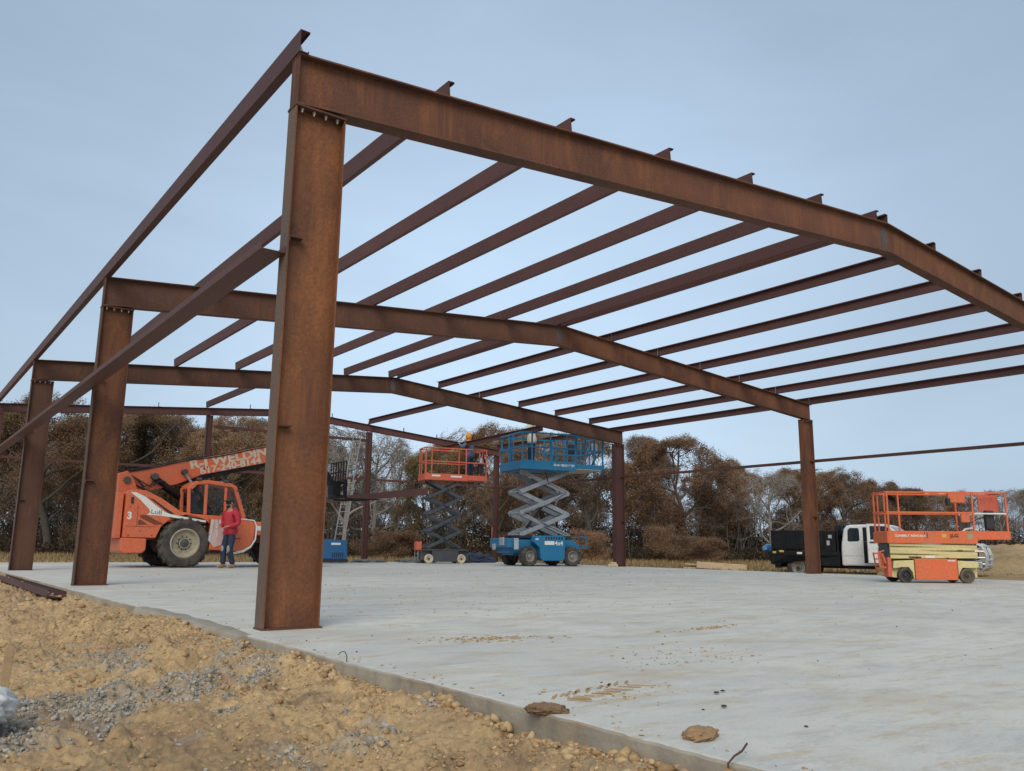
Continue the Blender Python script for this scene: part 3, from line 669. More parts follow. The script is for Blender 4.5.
# ---- blue rough-terrain scissor lift
bl = at(528, 566.4, 27.6); yaw = R(-12); cx, cy = math.cos(yaw), math.sin(yaw)
off = np.array([cx*-.80-cy*-.72, cy*-.80+cx*-.72])
BL = L = empty('scissor_lift', (bl[0]-off[0], bl[1]-off[1], 0), yaw, 'raised blue scissor lift with big tyres and grey arms beside the far frame', 'scissor lift')
HW = .88
for x in (-.80, .82):
    for y, s in ((-.72, -1), (.72, 1)): wheel(L, (x, y, .32), .32, .27, .185, 'tyre_dirty', 'rim_grey', s, lugs=16, hub='rim_grey', steer=R(14) if x < 0 else 0)
mb = MB(); mb.box((0, 0, .52), (2.5, .85, .34)); mb.xz([(-1.40, .42), (1.25, .42), (1.25, .70), (1.0, .86), (-1.2, .86), (-1.40, .74)], -.52, .52); mb.build('chassis', 'lift_blue', L, bevel=.02)
for s in (-1, 1):
    mb = MB(); mb.xz([(-.42, .26), (-.34, .18), (.42, .18), (.48, .26), (.50, .95), (.40, 1.0), (-.40, 1.0), (-.58, .98), (-.66, .80), (-.60, .72), (-.45, .60)], *((-.90, -.53) if s < 0 else (.53, .90)))
    bx = mb.build('engine_cover', 'lift_blue', L, bevel=.02)
    if s < 0:
        lettering('marking', '4x4', .20, face_y(.10, -.9045, .69), 'white_mark', bx, bold=.004); MB().span((-.28, -.904, .70), (.08, -.9005, .82)).build('decal', 'white_mark', bx)
        MB().span((-.62, -.904, .86), (-.50, -.9005, .90)).build('decal', 'white_mark', bx)
        mb = MB()
        for k in range(7): mb.span((-.26+k*.10, -.9035, .875), (-.20+k*.10, -.9005, .965))
        mb.build('vent', 'dark', bx)
mb = MB(); mb.span((-1.55, -.75, .60), (-1.28, .75, .90)); mb.build('bumper', 'lift_blue', L, bevel=.02)
mb = MB(); [MB().box(c_, d_).build('cover_plate', 'alu', L, bevel=.01) for c_, d_ in (((-1.57, -.30, .80), (.05, .34, .26)), ((-1.30, -.86, .72), (.16, .05, .36)), ((-1.57, .35, .62), (.05, .22, .20)))]
mb = MB()
for y in (-.62, .62): mb.tube([(1.25, y, .60), (1.45, y, .62), (1.45, y, .96), (1.2, y, .98)], .025, 8)
mb.tube([(1.45, -.62, .96), (1.45, .62, .96)], .025, 8); mb.tube([(1.45, -.62, .66), (1.45, .62, .66)], .025, 8); mb.build('tail_guard', 'lift_blue', L, smooth=True)
mb = MB(); mb.tube([(-1.50, .70, .85), (-1.50, .70, 1.30)], .012, 6); mb.build('whip_flag', 'lift_orange', L)
scissors(L, 'scissor_grey', -.98, .86, -.46, .46, 1.02, 3.17, 3, .06, .14)
mb = MB(); mb.span((-1.05, -.50, .93), (.95, -.38, 1.0)); mb.span((-1.05, .38, .93), (.95, .50, 1.0)); mb.build('arm_guide', 'dark', L)
dz = 3.32
mb = MB(); mb.span((-1.13, -HW+.03, dz-.10), (.95, HW-.03, dz+.02)); dk = mb.build('platform', 'lift_blue', L, bevel=.01)
for y0, y1 in ((-HW, -HW+.028), (HW-.028, HW)): MB().span((-1.13, y0, dz-.13), (.93, y1, dz+.17)).build('toe_board', 'lift_blue', L, bevel=.008)
MB().span((-1.16, -HW, dz-.13), (-1.132, HW, dz+.15)).build('toe_board', 'lift_blue', L, bevel=.008)
lettering('marking', 'Genie GS-2669 RT', .105, face_y(.06, -HW-.0035, dz+.01), 'white_mark', L, bold=.003)
mb = MB(); mb.span((.97, -HW+.10, dz-.06), (2.00, HW-.10, dz+.0)); mb.build('extension_deck', 'alu', L, bevel=.01)
for y in (-HW+.07, HW-.10): MB().span((.60, y, dz-.02), (2.05, y+.028, dz+.12)).build('toe_board', 'lift_blue', L, bevel=.006)
MB().span((2.0505, -HW+.07, dz-.06), (2.08, HW-.07, dz+.14)).build('toe_board', 'lift_blue', L, bevel=.006)
railing(L, 'lift_blue', -1.13, .93, -HW+.015, HW-.015, dz+.1, 1.0, .52, (-1.10, -.75, -.05, .58, .90), r=.025, skip=('right',))
railing(L, 'lift_blue', .97, 2.06, -HW+.10, HW-.10, dz+.08, 1.02, .53, (1.0, 1.35, 1.70, 2.04), r=.024, skip=('left',))
mb = MB(); mb.box((1.85, -.55, dz+.78), (.14, .20, .26)); mb.build('control_box', 'white_paint', L, bevel=.01)
mb = MB(); mb.box((1.35, .2, dz+.75), (.26, .18, .34)); mb.build('control_box', 'dark', L, bevel=.01)

# ---- red slab scissor lift
rl = at(428.5, 563, 30.3); yaw = R(-14); cx, cy = math.cos(yaw), math.sin(yaw); off = np.array([cx*-.62-cy*-.36, cy*-.62+cx*-.36])
RL = L = empty('scissor_lift', (rl[0]-off[0], rl[1]-off[1], 0), yaw, 'raised red scissor lift with dark arms and small cream wheels', 'scissor lift')
for x in (-.62, .62):
    for s in (-1, 1): wheel(L, (x, s*.36, .165), .165, .12, .115, 'rim_cream', 'rim_cream', s, holes=5)
mb = MB(); mb.span((-.90, -.29, .10), (.92, .29, .48)); mb.span((-.50, -.41, .07), (.50, .41, .45)); mb.build('chassis', 'chassis_dark', L, bevel=.015)
mb = MB(); mb.span((-.88, -.41, .455), (.90, .41, .50)); mb.build('top_deck', 'chassis_dark', L, bevel=.008)
mb = MB(); mb.box((-.96, -.10, .62), (.20, .36, .30)); mb.build('battery_box', 'lift_red', L, bevel=.02)
mb = MB()
for y in (-.2, .2): mb.bar((-.98, y, .12), (-.98, y, .52), .03, .03, (1, 0, 0))
for z in (.2, .34, .48): mb.bar((-.98, -.2, z), (-.98, .2, z), .025, .025)
mb.build('step_ladder', 'rim_grey', L)
scissors(L, 'scissor_dark', -.66, .60, -.30, .30, .56, 2.98, 4, .045, .11)
dz = 3.10
mb = MB(); mb.span((-.86, -.40, dz-.08), (.80, .40, dz)); mb.build('platform', 'lift_red', L, bevel=.008)
for y0, y1 in ((-.425, -.403), (.403, .425)): MB().span((-.86, y0, dz-.09), (.78, y1, dz+.15)).build('toe_board', 'lift_red', L, bevel=.006)
MB().span((-.885, -.425, dz-.09), (-.863, .425, dz+.13)).build('toe_board', 'lift_red', L)
MB().span((-.62, -.4285, dz+.04), (-.28, -.4255, dz+.10)).build('decal', 'white_mark', L); MB().span((.12, -.4285, dz+.03), (.55, -.4255, dz+.09)).build('decal', 'white_mark', L)
mb = MB(); mb.span((.82, -.36, dz-.05), (1.52, .36, dz-.005)); mb.build('extension_deck', 'lift_red', L, bevel=.006)
for y in (-.385, .362): MB().span((.30, y, dz-.055), (1.55, y+.02, dz+.13)).build('toe_board', 'lift_red', L)
MB().span((1.5505, -.385, dz-.06), (1.575, .385, dz+.13)).build('toe_board', 'lift_red', L)
railing(L, 'lift_red', -.86, .74, -.41, .41, dz+.05, 1.05, .55, (-.84, -.62, .72), r=.019, skip=('right',))
railing(L, 'lift_red', .76, 1.56, -.37, .37, dz+.05, 1.06, .55, (1.54,), r=.019, skip=('left',))
mb = MB(); mb.box((1.38, -.20, dz+.42), (.20, .16, .36)); mb.build('control_box', 'dark', L, bevel=.01)

# ---- lowered orange and cream scissor lift
ll = at(906, 584, 17.0); yaw = R(-38.5); cx, cy = math.cos(yaw), math.sin(yaw); off = .96*np.array([cx*-.62-cy*-.33, cy*-.62+cx*-.33])
L = empty('scissor_lift', (ll[0]-off[0], ll[1]-off[1], 0), yaw, 'lowered orange scissor lift with cream chassis parked in front of the truck', 'scissor lift')
for x in (-.62, .66):
    for s in (-1, 1): wheel(L, (x, s*.335, .155), .155, .12, .105, 'tyre_muddy' if x > 0 else 'tyre', 'dark' if x < 0 else 'tyre_muddy', s, holes=5)
mb = MB(); mb.xz([(-.98, .14), (-.80, .10), (-.44, .10), (-.44, .07), (.44, .07), (.47, .12), (.92, .12), (.92, .44), (-.90, .44), (-.90, .30), (-.98, .30)], -.27, .27)
mb.build('chassis', 'lift_cream', L, bevel=.012)
for s in (-1, 1):
    MB().xz([(-.44, .08), (-.44, .47), (-.86, .45), (-.88, .30), (-.80, .30), (-.72, .32), (-.55, .32), (-.48, .22), (-.46, .08)], *((-.395, -.275) if s < 0 else (.275, .395))).build('fender', 'lift_cream', L, bevel=.01)
    MB().xz([(.47, .14), (.47, .47), (.90, .45), (.90, .33), (.82, .32), (.56, .32), (.50, .22)], *((-.395, -.275) if s < 0 else (.275, .395))).build('fender', 'lift_cream', L, bevel=.01)
    pn = MB().span((-.425, s*.275, .065), (.455, s*.405, .50)).build('battery_door', 'lift_orange', L, bevel=.012)
    if s < 0:
        MB().span((.26, -.408, .455), (.42, -.4055, .475)).build('decal', 'white_mark', pn)
        MB().tube([(-.36, -.40, .515), (-.36, -.36, .515)], .015, 8).build('latch', 'dark', pn); MB().tube([(.28, -.40, .515), (.28, -.36, .515)], .015, 8).build('latch', 'dark', pn)
L.scale = (.96, .92, .96)
# folded arms: flat stacked channels, one across the other
for k, (z, t) in enumerate(((.545, .07), (.625, .07), (.705, .07), (.775, .06))):
    for s in (-1, 1):
        MB().bar((-.90, s*.325, z+(.018 if k % 2 else -.012)), (.92, s*.325, z-(.018 if k % 2 else -.012)), .05, t).build('scissor_arm', 'lift_cream', L, bevel=.006)
        MB().bar((-.88, s*.268, z-.02), (.90, s*.268, z+.02), .05, t).build('scissor_arm', 'lift_cream', L, bevel=.006)
mb = MB(); mb.span((-.92, -.24, .46), (.92, .24, .80)); mb.build('arm_stack', 'scissor_dark', L)
MB().span((-.52, -.353, .515), (-.26, -.3505, .545)).build('decal', 'black_mark', L); lettering('marking', '1932', .055, face_y(.50, -.3535, .655), 'tele_dark', L, bold=.002)
MB().span((-.16, -.353, .515), (.02, -.3505, .56)).build('decal', 'white_mark', L)
mb = MB()   # entry ladder and guard at the left end
for y in (-.20, .20): mb.tube([(-1.00, y, .18), (-1.06, y, .62)], .018, 8)
for z in (.24, .36, .48, .60): mb.bar((-1.0-.06*(z-.18)/.44, -.2, z), (-1.0-.06*(z-.18)/.44, .2, z), .03, .025)
mb.tube([(-1.02, -.36, .30), (-1.14, -.36, .34), (-1.16, -.36, .62), (-1.04, -.36, .66)], .02, 8); mb.tube([(-1.02, -.36, .40), (-1.08, -.36, .60)], .02, 8); mb.build('entry_ladder', 'lift_orange', L, smooth=True)
MB().span((-.985, -.385, .12), (-.905, -.15, .52)).build('tilt_tray', 'lift_red', L, bevel=.008)
dz = .90
mb = MB(); mb.span((-.93, -.37, dz-.07), (.93, .37, dz)); mb.build('platform', 'lift_orange', L, bevel=.006)
for y0, y1 in ((-.398, -.373), (.373, .398)):
    tb = MB().span((-.93, y0, dz-.08), (.93, y1, dz+.18)).build('toe_board', 'lift_orange', L, bevel=.006)
    if y0 < 0:
        lettering('marking', 'SUNBELT RENTALS', .066, face_y(-.80, -.4015, dz+.055), 'white_mark', tb, bold=.0015, sx=1.15); lettering('marking', 'JLG', .095, face_y(.36, -.4015, dz+.055), 'black_mark', tb, bold=.002, sx=1.2)
        MB().span((.18, -.401, dz+.05), (.28, -.3985, dz+.12)).build('decal', 'yellow_mark', tb); MB().span((.72, -.401, dz+.03), (.83, -.3985, dz+.13)).build('decal', 'rim_tan', tb)
        MB().span((-.18, -.401, dz+.03), (-.165, -.3985, dz+.15)).build('decal', 'black_mark', tb); MB().span((-.13, -.401, dz+.03), (-.115, -.3985, dz+.15)).build('decal', 'black_mark', tb)
MB().span((-.958, -.398, dz-.08), (-.932, .398, dz+.16)).build('toe_board', 'lift_orange', L)
mb = MB(); mb.span((.95, -.34, dz+.02), (1.60, .34, dz+.055)); mb.build('extension_deck', 'lift_orange', L, bevel=.005)
for y in (-.365, .343): MB().span((.55, y, dz+.015), (1.62, y+.022, dz+.19)).build('toe_board', 'lift_orange', L, bevel=.005)
MB().span((1.6205, -.365, dz+.01), (1.64, .365, dz+.19)).build('toe_board', 'lift_orange', L)
railing(L, 'lift_orange', -.93, .90, -.385, .385, dz+.1, .90, .47, (-.91, -.68, .88), r=.017, skip=('right',))
mb = MB(); 
for y in (-.35, .35):
    mb.bar((.92, y, dz+1.0), (1.60, y, dz+1.0), .03, .035); mb.bar((1.60, y, dz+.1), (1.60, y, dz+.98), .035, .035, (1, 0, 0))
mb.bar((1.602, -.35, dz+1.002), (1.602, .35, dz+1.002), .035, .035); mb.build('guard_rail', 'lift_orange', L, bevel=.004)
mb = MB(); mb.bar((.92, -.352, dz+.56), (1.60, -.352, dz+.56), .03, .03); mb.bar((.92, .352, dz+.56), (1.6, .352, dz+.56), .03, .03); mb.build('guard_rail', 'white_mark', L, bevel=.004)
mb = MB(); mb.box((1.35, -.1, dz+.78), (.42, .03, .36)); mb.build('mesh_panel', 'lift_red', L)
mb = MB(); mb.box((.55, -.38, dz+.88), (.36, .10, .20)); mb.build('control_box', 'lift_orange', L, bevel=.015)
mb = MB(); mb.box((.37, -.40, dz+.80), (.07, .12, .16)); mb.build('control_lever', 'dark', L, bevel=.015)
mb = MB(); mb.box((.72, -.36, dz+.47), (.18, .06, .20)); mb.build('manual_box', 'lift_orange', L, bevel=.01)
mb = MB(); mb.box((1.30, -.20, dz+.42), (.18, .14, .42)); mb.build('tool_bag', 'dark', L, bevel=.03)
mb = MB(); mb.tube([(.70, -.20, dz+.16), (.78, -.20, dz+.23), (.92, -.2, dz+.25), (1.05, -.2, dz+.21)], .024, 8); mb.build('hose', 'white_mark', L, smooth=True)

# ---- telehandler
T = empty('telehandler', (0, 0, 0), 0, 'orange telehandler with long raised boom and muddy tyres behind the red clad man', 'telehandler')
YN = 16.36
for x in (4.0, 7.05):
    wheel(T, (x, 16.50, .62), .62, .40, .37, 'tyre_dirty', 'rim_tan', -1, lugs=18, holes=10, hub='chassis_dark')
    wheel(T, (x-.05, 18.35, .62), .62, .40, .37, 'tyre', 'rim_tan', 1, lugs=18, holes=10, hub='chassis_dark')
ax = MB()
for x in (4.0, 7.05): ax.tube([(x, 16.6, .62), (x, 18.25, .62)], .14, 10)
ax.build('axle', 'chassis_dark', T, smooth=True)
mb = MB(); mb.xz([(2.7, .75), (7.7, .62), (7.7, 1.02), (2.7, 1.2)], 16.95, 17.95); mb.build('chassis', 'tele_dark', T, bevel=.02)
# near side panel traced as an outline: tail, swoop, down to the cab sill
mb = MB(); mb.xz([(2.50, .74), (2.50, 1.86), (2.62, 1.93), (2.95, 1.92), (3.35, 1.74), (3.85, 1.42), (4.55, 1.30), (4.62, 1.12), (4.50, 1.21), (4.32, 1.28), (4.0, 1.34), (3.66, 1.26), (3.40, 1.04), (3.28, .74)], YN+.02, 17.0)
side = mb.build('side_panel', 'tele_orange', T, bevel=.02)
mb = MB(); mb.xz([(2.48, .74), (2.48, 1.84), (2.8, 1.90), (3.6, 1.55), (4.5, 1.28), (4.5, .74)], 17.7, 18.45); mb.build('side_panel', 'tele_orange', T, bevel=.02)
mb = MB(); mb.xz([(2.46, .70), (2.46, 1.70), (3.4, 1.65), (3.4, .70)], 17.0, 17.7); mb.build('engine_hood', 'tele_orange', T, bevel=.02)
mb = MB(); mb.span((2.30, YN+.08, .72), (2.4595, 18.40, 1.84)); tl = mb.build('tail_panel', 'tele_orange', T, bevel=.02)
g_ = MB()
for k in range(9): g_.span((2.285, YN+.30, .98+k*.085), (2.2995, 18.2, 1.03+k*.085))
g_.build('grille', 'tele_dark', tl)
mb = MB(); mb.xz([(2.46, .42), (2.53, .36), (2.98, .36), (3.06, .44), (3.06, .72), (2.46, .735)], YN-.02, 18.45); mb.build('counterweight', 'tele_orange', T, bevel=.03)
# white swoosh with a dark edge, and its thin tail
sw = MB(); sw.xz([(2.585, 1.865), (2.72, 1.86), (2.95, 1.76), (3.22, 1.55), (3.46, 1.385), (3.62, 1.335), (4.50, 1.205), (4.49, 1.16), (3.55, 1.275), (3.35, 1.30), (3.02, 1.315), (3.10, 1.37), (3.06, 1.46), (2.82, 1.69)], YN+.014, YN+.0185); sw.build('swoosh', 'white_mark', side)
sw = MB(); sw.xz([(3.02, 1.745), (3.16, 1.70), (3.45, 1.50), (3.70, 1.345), (3.56, 1.355), (3.30, 1.55)], YN+.015, YN+.0188); sw.xz([(3.55, 1.272), (4.49, 1.157), (4.49, 1.12), (3.6, 1.235)], YN+.015, YN+.0185); sw.build('swoosh_edge', 'black_mark', side)
lettering('marking', 'Lull', .15, face_y(3.10, YN+.011, 1.345, R(-3)), 'rim_grey', side, bold=.002, sx=1.3)
lettering('marking', '3', .24, face_y(2.555, YN+.015, 1.20), 'white_mark', side, bold=.010)
v_ = MB(); v_.xz([(2.86, 1.30), (3.0, 1.31), (3.44, 1.09), (3.30, 1.07), (3.22, 1.07), (2.87, 1.24)], YN+.013, YN+.0185); v_.xz([(2.83, 1.17), (2.87, 1.19), (3.06, 1.07), (2.83, 1.06)], YN+.013, YN+.0185); v_.build('vent', 'tele_dark', side)
h_ = MB(); h_.tube([(3.42, YN+.01, .74), (3.42, YN+.06, .74)], .055, 10); h_.tube([(3.62, YN+.0, .86), (3.62, YN+.06, .86)], .04, 10); h_.build('tie_down_hole', 'dark', side); MB().span((2.62, YN+.004, 1.58), (2.68, YN+.0185, 1.74)).build('latch', 'dark', side); MB().span((3.50, YN+.012, .84), (3.62, YN+.0185, .87)).build('reflector', 'yellow_mark', side)
# boom: outer section, underside, gooseneck, head, forks
b0, b1 = Vector((2.55, 17.45, 2.20)), Vector((7.15, 17.45, 3.36)); bd = (b1-b0).normalized(); bu = Vector((-bd.z, 0, bd.x))
def bpt(t, h): q = b0+bd*t+bu*h; return (q.x, q.z)
mb = MB(); Lb = (b1-b0).length
mb.xz([bpt(-.12, -.36), bpt(-.12, .17), bpt(Lb, .26), bpt(Lb, -.24), bpt(2.0, -.24), bpt(1.35, -.36), bpt(.8, -.40), bpt(.3, -.40)], 17.22, 17.68); boom = mb.build('boom', 'tele_orange', T, bevel=.02)
mb = MB(); mb.xz([bpt(1.2, -.242), bpt(Lb+.02, -.242), bpt(Lb+.02, -.33), bpt(1.4, -.38)], 17.26, 17.64); mb.build('boom_slider', 'black_paint', boom)
mb = MB(); mb.xz([bpt(Lb-.01, .18), bpt(Lb+.40, .16), bpt(Lb+.60, -.02), bpt(Lb+1.12, -1.25), bpt(Lb+1.0, -1.28), bpt(Lb+.42, -.20), bpt(Lb-.01, -.17)], 17.28, 17.62); mb.build('inner_boom', 'black_paint', T, bevel=.02)
lettering('marking', 'R-J WELDING', .32, Matrix.Translation((b0.x, 17.216, b0.z)) @ Matrix.Rotation(-math.atan2(bd.z, bd.x), 4, 'Y') @ Matrix.Translation((1.72, 0, -.025)) @ Matrix.Rotation(R(90), 4, 'X'), 'faded_mark', boom, bold=.014, sx=1.30)
lettering('marking', '817-240-8144', .235, Matrix.Translation((b0.x, 17.216, b0.z)) @ Matrix.Rotation(-math.atan2(bd.z, bd.x), 4, 'Y') @ Matrix.Translation((1.96, 0, -.215)) @ Matrix.Rotation(R(90), 4, 'X'), 'faded_mark', boom, bold=.010, sx=1.3)
for y0, y1 in ((17.05, 17.20), (17.70, 17.85)): MB().xz([(2.42, 1.75), (2.42, 2.36), (2.62, 2.44), (2.80, 2.2), (3.0, 1.75)], y0, y1).build('boom_tower', 'tele_orange', T, bevel=.02)
for (x, z, r_) in ((2.62, 2.20, .09), (3.30, 2.33, .085), (4.05, 2.50, .07)): MB().tube([(x, 17.0, z), (x, 17.9, z)], r_, 12).build('pivot_pin', 'chassis_dark', T, smooth=True)
for a_, b_, r_ in (((3.32, 17.16, 2.30), (4.45, 17.16, 1.55), .075), ((3.45, 17.74, 2.28), (4.55, 17.74, 1.55), .075), ((4.46, 17.05, 1.75), (4.70, 17.05, 1.30), .06)):
    MB().tube([a_, b_], r_, 12).build('lift_cylinder', 'black_paint', T, smooth=True)
cy_ = MB(); cy_.tube([(4.05, 17.15, 2.50), (4.33, 17.15, 2.14)], .035, 10); cy_.build('cylinder_rod', 'alu', T, smooth=True); MB().tube([(4.33, 17.15, 2.14), (4.85, 17.15, 1.42)], .075, 12).build('lift_cylinder', 'black_paint', T, smooth=True)
hs = MB()
for k in range(4): hs.tube([(2.75+.06*k, 17.12-.01*k, 2.32-.05*k), (3.0+.05*k, 17.05, 2.16-.10*k), (3.25, 17.06, 2.05+.06*k), (3.42+.05*k, 17.1, 2.22)], .018, 6)
hs.build('hydraulic_hose', 'black_mark', T, smooth=True)
# cab: posts, roof, windows you can look through
cab = empty('cab', (0, 0, 0)); cab.parent = T
bpy.data.objects.remove(cab)
mb = MB(); mb.xz([(4.02, 1.29), (4.02, 1.38), (5.60, 1.30), (5.60, 1.20), (5.45, .82), (4.68, .82), (4.62, 1.22)], YN+.06, 17.18); cab = mb.build('cab', 'tele_orange', T, bevel=.02)
ya, yb = YN+.07, 17.16
def post(p, q, w=.075, dpt=.08):
    for y in (ya+.04, yb-.04): MB().bar((p[0], y, p[1]), (q[0], y, q[1]), dpt, w, (1, 0, 0)).build('post', 'tele_orange', cab, bevel=.02)
post((4.06, 1.36), (4.02, 2.06), .085); post((4.48, 1.36), (4.46, 2.16), .085); post((5.52, 1.30), (5.22, 2.12), .10)
mb = MB(); mb.xz([(4.00, 2.02), (4.04, 2.13), (4.22, 2.235), (4.50, 2.265), (5.05, 2.225), (5.24, 2.15), (5.30, 2.02), (5.22, 2.02), (5.14, 2.10), (4.5, 2.165), (4.22, 2.13), (4.10, 2.0)], ya-.02, yb+.02); mb.build('roof', 'tele_orange', cab, bevel=.02)
gl = MB(); gl.xz([(4.10, 1.40), (4.08, 2.02), (4.24, 2.12), (4.42, 2.15), (4.44, 1.40)], ya+.035, ya+.041); gl.xz([(4.53, 1.40), (4.51, 2.15), (5.10, 2.10), (5.17, 2.02), (5.44, 1.36)], ya+.035, ya+.041); gl.build('window', 'glass', cab)
MB().bar((5.0, ya+.04, 1.34), (4.98, ya+.04, 2.1), .05, .07, (1, 0, 0)).build('door_post', 'tele_orange', cab, bevel=.01)
mb = MB(); mb.box((4.42, 16.80, 1.42), (.50, .48, .12)); mb.box((4.22, 16.80, 1.68), (.14, .46, .50), Matrix.Rotation(R(-12), 3, 'Y')); mb.build('seat', 'dark', cab, bevel=.03)
mb = MB(); mb.tube([(5.22, 16.80, 1.30), (5.05, 16.80, 1.62)], .03, 8); mb.tube([(5.05+.09*math.sin(t)*.5, 16.80+.19*math.cos(t), 1.62+.19*math.sin(t)*.8) for t in np.linspace(0, 6.28, 17)], .016, 6); mb.build('steering_wheel', 'dark', cab, smooth=True)
for a_, b_ in (((2.80, 1.02), (2.80, 1.56)), ((3.46, 1.00), (3.30, 1.26)), ((2.55, 1.02), (3.27, 1.02))): MB().bar((a_[0], YN+.017, a_[1]), (b_[0], YN+.017, b_[1]), .006, .010, (0, 1, 0) if a_[0] != b_[0] else (1, 0, 0)).build('panel_seam', 'tele_dark', side)
for k, (x, z) in enumerate(((2.62, .80), (3.18, .80), (2.62, 1.50), (3.12, 1.22), (2.90, .90))): MB().tube([(x, YN+.010, z), (x, YN+.0195, z)], .016, 8).build('bolt', 'chassis_dark', side)
for dy in (0, .05): MB().tube([b0+bd*t+Vector((0, -.245-dy*.4, .20+dy-.02*math.sin(t*3))) for t in np.linspace(.1, 4.6, 14)], .014, 6).build('hydraulic_hose', 'black_mark', boom, smooth=True)
MB().tube([b0+bd*.2+Vector((0, -.25, -.10)), b0+bd*.55+Vector((0, -.27, -.34)), (3.15, 17.08, 1.80)], .02, 6).build('hydraulic_hose', 'black_mark', T, smooth=True)
mr = MB(); mr.tube([(5.25, ya+.02, 2.02), (5.42, ya-.14, 2.02), (5.42, ya-.16, 1.9)], .012, 6); mr.box((5.42, ya-.16, 1.78), (.04, .16, .24)); mr.build('mirror', 'black_mark', cab)
for x in (4.25, 4.95): MB().box((x, ya+.0, 2.285 if x < 4.6 else 2.262), (.12, .10, .07)).build('work_lamp', 'chassis_dark', cab, bevel=.01)
for z in (.52, .70): MB().bar((4.60, YN-.01, z), (4.62, YN+.25, z), .16, .03).build('step', 'chassis_dark', T)
# lower door skirt with pale torn plastic round its edge
mb = MB(); mb.xz([(4.62, .46), (4.62, 1.28), (5.72, 1.22), (5.80, 1.10), (5.78, .74), (5.66, .52), (5.40, .42)], YN-.03, YN+.05); sk = mb.build('door_skirt', 'tele_orange', T, bevel=.015)
mb = MB(); mb.tube([(4.95, YN-.04, .40), (5.25, YN-.05, .37), (5.50, YN-.04, .42), (5.70, YN-.05, .54), (5.82, YN-.045, .74), (5.84, YN-.04, 1.08), (5.76, YN-.04, 1.24), (5.4, YN-.04, 1.27)], [.02, .03, .035, .028, .022, .02, .018, .012], 7); mb.build('plastic_edging', 'white_mark', sk, smooth=True)
mb = MB()
for k, (x, dx) in enumerate(((4.66, -.06), (4.74, .05), (4.82, .12))): mb.bar((x, YN-.06, 1.24), (x+dx, YN-.07-.01*k, .68+.12*k), .012, .05, (1, 0, 0))
mb.add([(4.60, YN-.055, 1.24), (4.86, YN-.055, 1.20), (4.98, YN-.07, .62), (4.72, YN-.09, .52), (4.56, YN-.06, .70)], [(0, 1, 2, 3, 4)]); mb.build('plastic_sheet', 'clear_sheet', sk)
MB().span((5.06, YN-.036, .74), (5.42, YN-.0305, .765)).build('marking_strip', 'tele_dark', sk)
mb = MB(); mb.xz([(5.84, .86), (5.84, 1.22), (7.75, 1.14), (7.75, .82), (7.6, .80)], 16.52, 16.95); mb.xz([(5.84, .86), (5.84, 1.22), (7.75, 1.14), (7.75, .82), (7.6, .80)], 17.95, 18.4); mb.build('front_fender', 'tele_orange', T, bevel=.02)
MB().span((5.88, 16.512, .98), (6.08, 16.5195, 1.10)).build('decal', 'white_mark', T)
# carriage, backrest grid and forks
CX = 8.72
car = MB(); car.span((CX-.05, 17.02, 2.00), (CX+.02, 18.12, 2.10)); car.span((CX-.05, 17.02, 2.42), (CX+.02, 18.12, 2.50)); car.box((CX-.16, 17.45, 2.30), (.26, .36, .42)); fc = car.build('fork_carriage', 'black_paint', T, bevel=.01)
grid = MB()
for k in range(7): grid.bar((CX+.0, 17.04+k*.177, 2.51), (CX+.0, 17.04+k*.177, 3.10), .028, .028, (1, 0, 0))
for z in (2.80, 3.10): grid.bar((CX+.001, 17.02, z), (CX+.001, 18.12, z), .032, .036)
grid.span((CX-.04, 17.02, 2.11), (CX+.01, 17.10, 2.41)); grid.span((CX-.04, 18.04, 2.11), (CX+.01, 18.12, 2.41))
grid.build('backrest_grid', 'black_paint', fc)
for y in (17.12, 17.95):
    fk = MB(); fk.span((CX+.025, y-.055, 2.00), (CX+.075, y+.055, 2.55)); fk.xz([(CX+.0755, 1.95), (CX+.0755, 2.01), (CX+1.15, 2.01), (CX+1.20, 1.985)], y-.055, y+.055); fk.build('fork', 'black_paint', T)

# ---- pickup with a black service bed, heading away right, on the lower ground
p0 = at(778, 575, 31.0); p1 = at(988, 581, 27.2); hd = math.atan2(p1[1]-p0[1], p1[0]-p0[0]); GZT = -.40
K = empty('pickup_truck', (p0[0], p0[1], GZT), hd, 'white pickup truck with black dump bed and open door behind the right columns', 'truck')
TL = float(np.hypot(p1[0]-p0[0], p1[1]-p0[1]))
s_ = TL/6.9; K.scale = (s_, s_, s_)
for x in (1.04, 5.65):
    for s in (-1, 1): wheel(K, (x, s*.84, .41), .41, .27, .23, 'tyre', 'rim_grey', s, holes=8, hub='dark')
MB().span((.2, -.42, .42), (6.4, .42, .62)).build('chassis', 'black_paint', K, bevel=.01)
arch = [(.10, .52), (.0, .86), (2.50, .86), (2.50, .50), (1.66, .50), (1.56, .76), (1.34, .90), (.76, .90), (.54, .76), (.44, .50)]
mb = MB(); mb.span((.0, -1.05, .86), (2.50, 1.05, 1.0)); mb.xz(arch, -1.04, -.80); mb.xz(arch, .80, 1.04); mb.build('bed', 'black_paint', K, bevel=.012)
mb = MB(); mb.span((.12, -1.02, 1.08), (1.98, -.97, 1.74)); mb.span((.12, .97, 1.08), (1.98, 1.02, 1.74)); mb.span((.12, -.965, 1.01), (.17, .965, 1.70))
for x in (.13, .58, 1.03, 1.48, 1.90): mb.span((x, -1.05, 1.0), (x+.07, -1.0205, 1.74))
mb.build('bed_side', 'black_paint', K, bevel=.008)
mb = MB(); mb.span((2.02, -1.03, 1.0), (2.40, 1.03, 1.72)); tb_ = mb.build('tool_box', 'black_paint', K, bevel=.015)
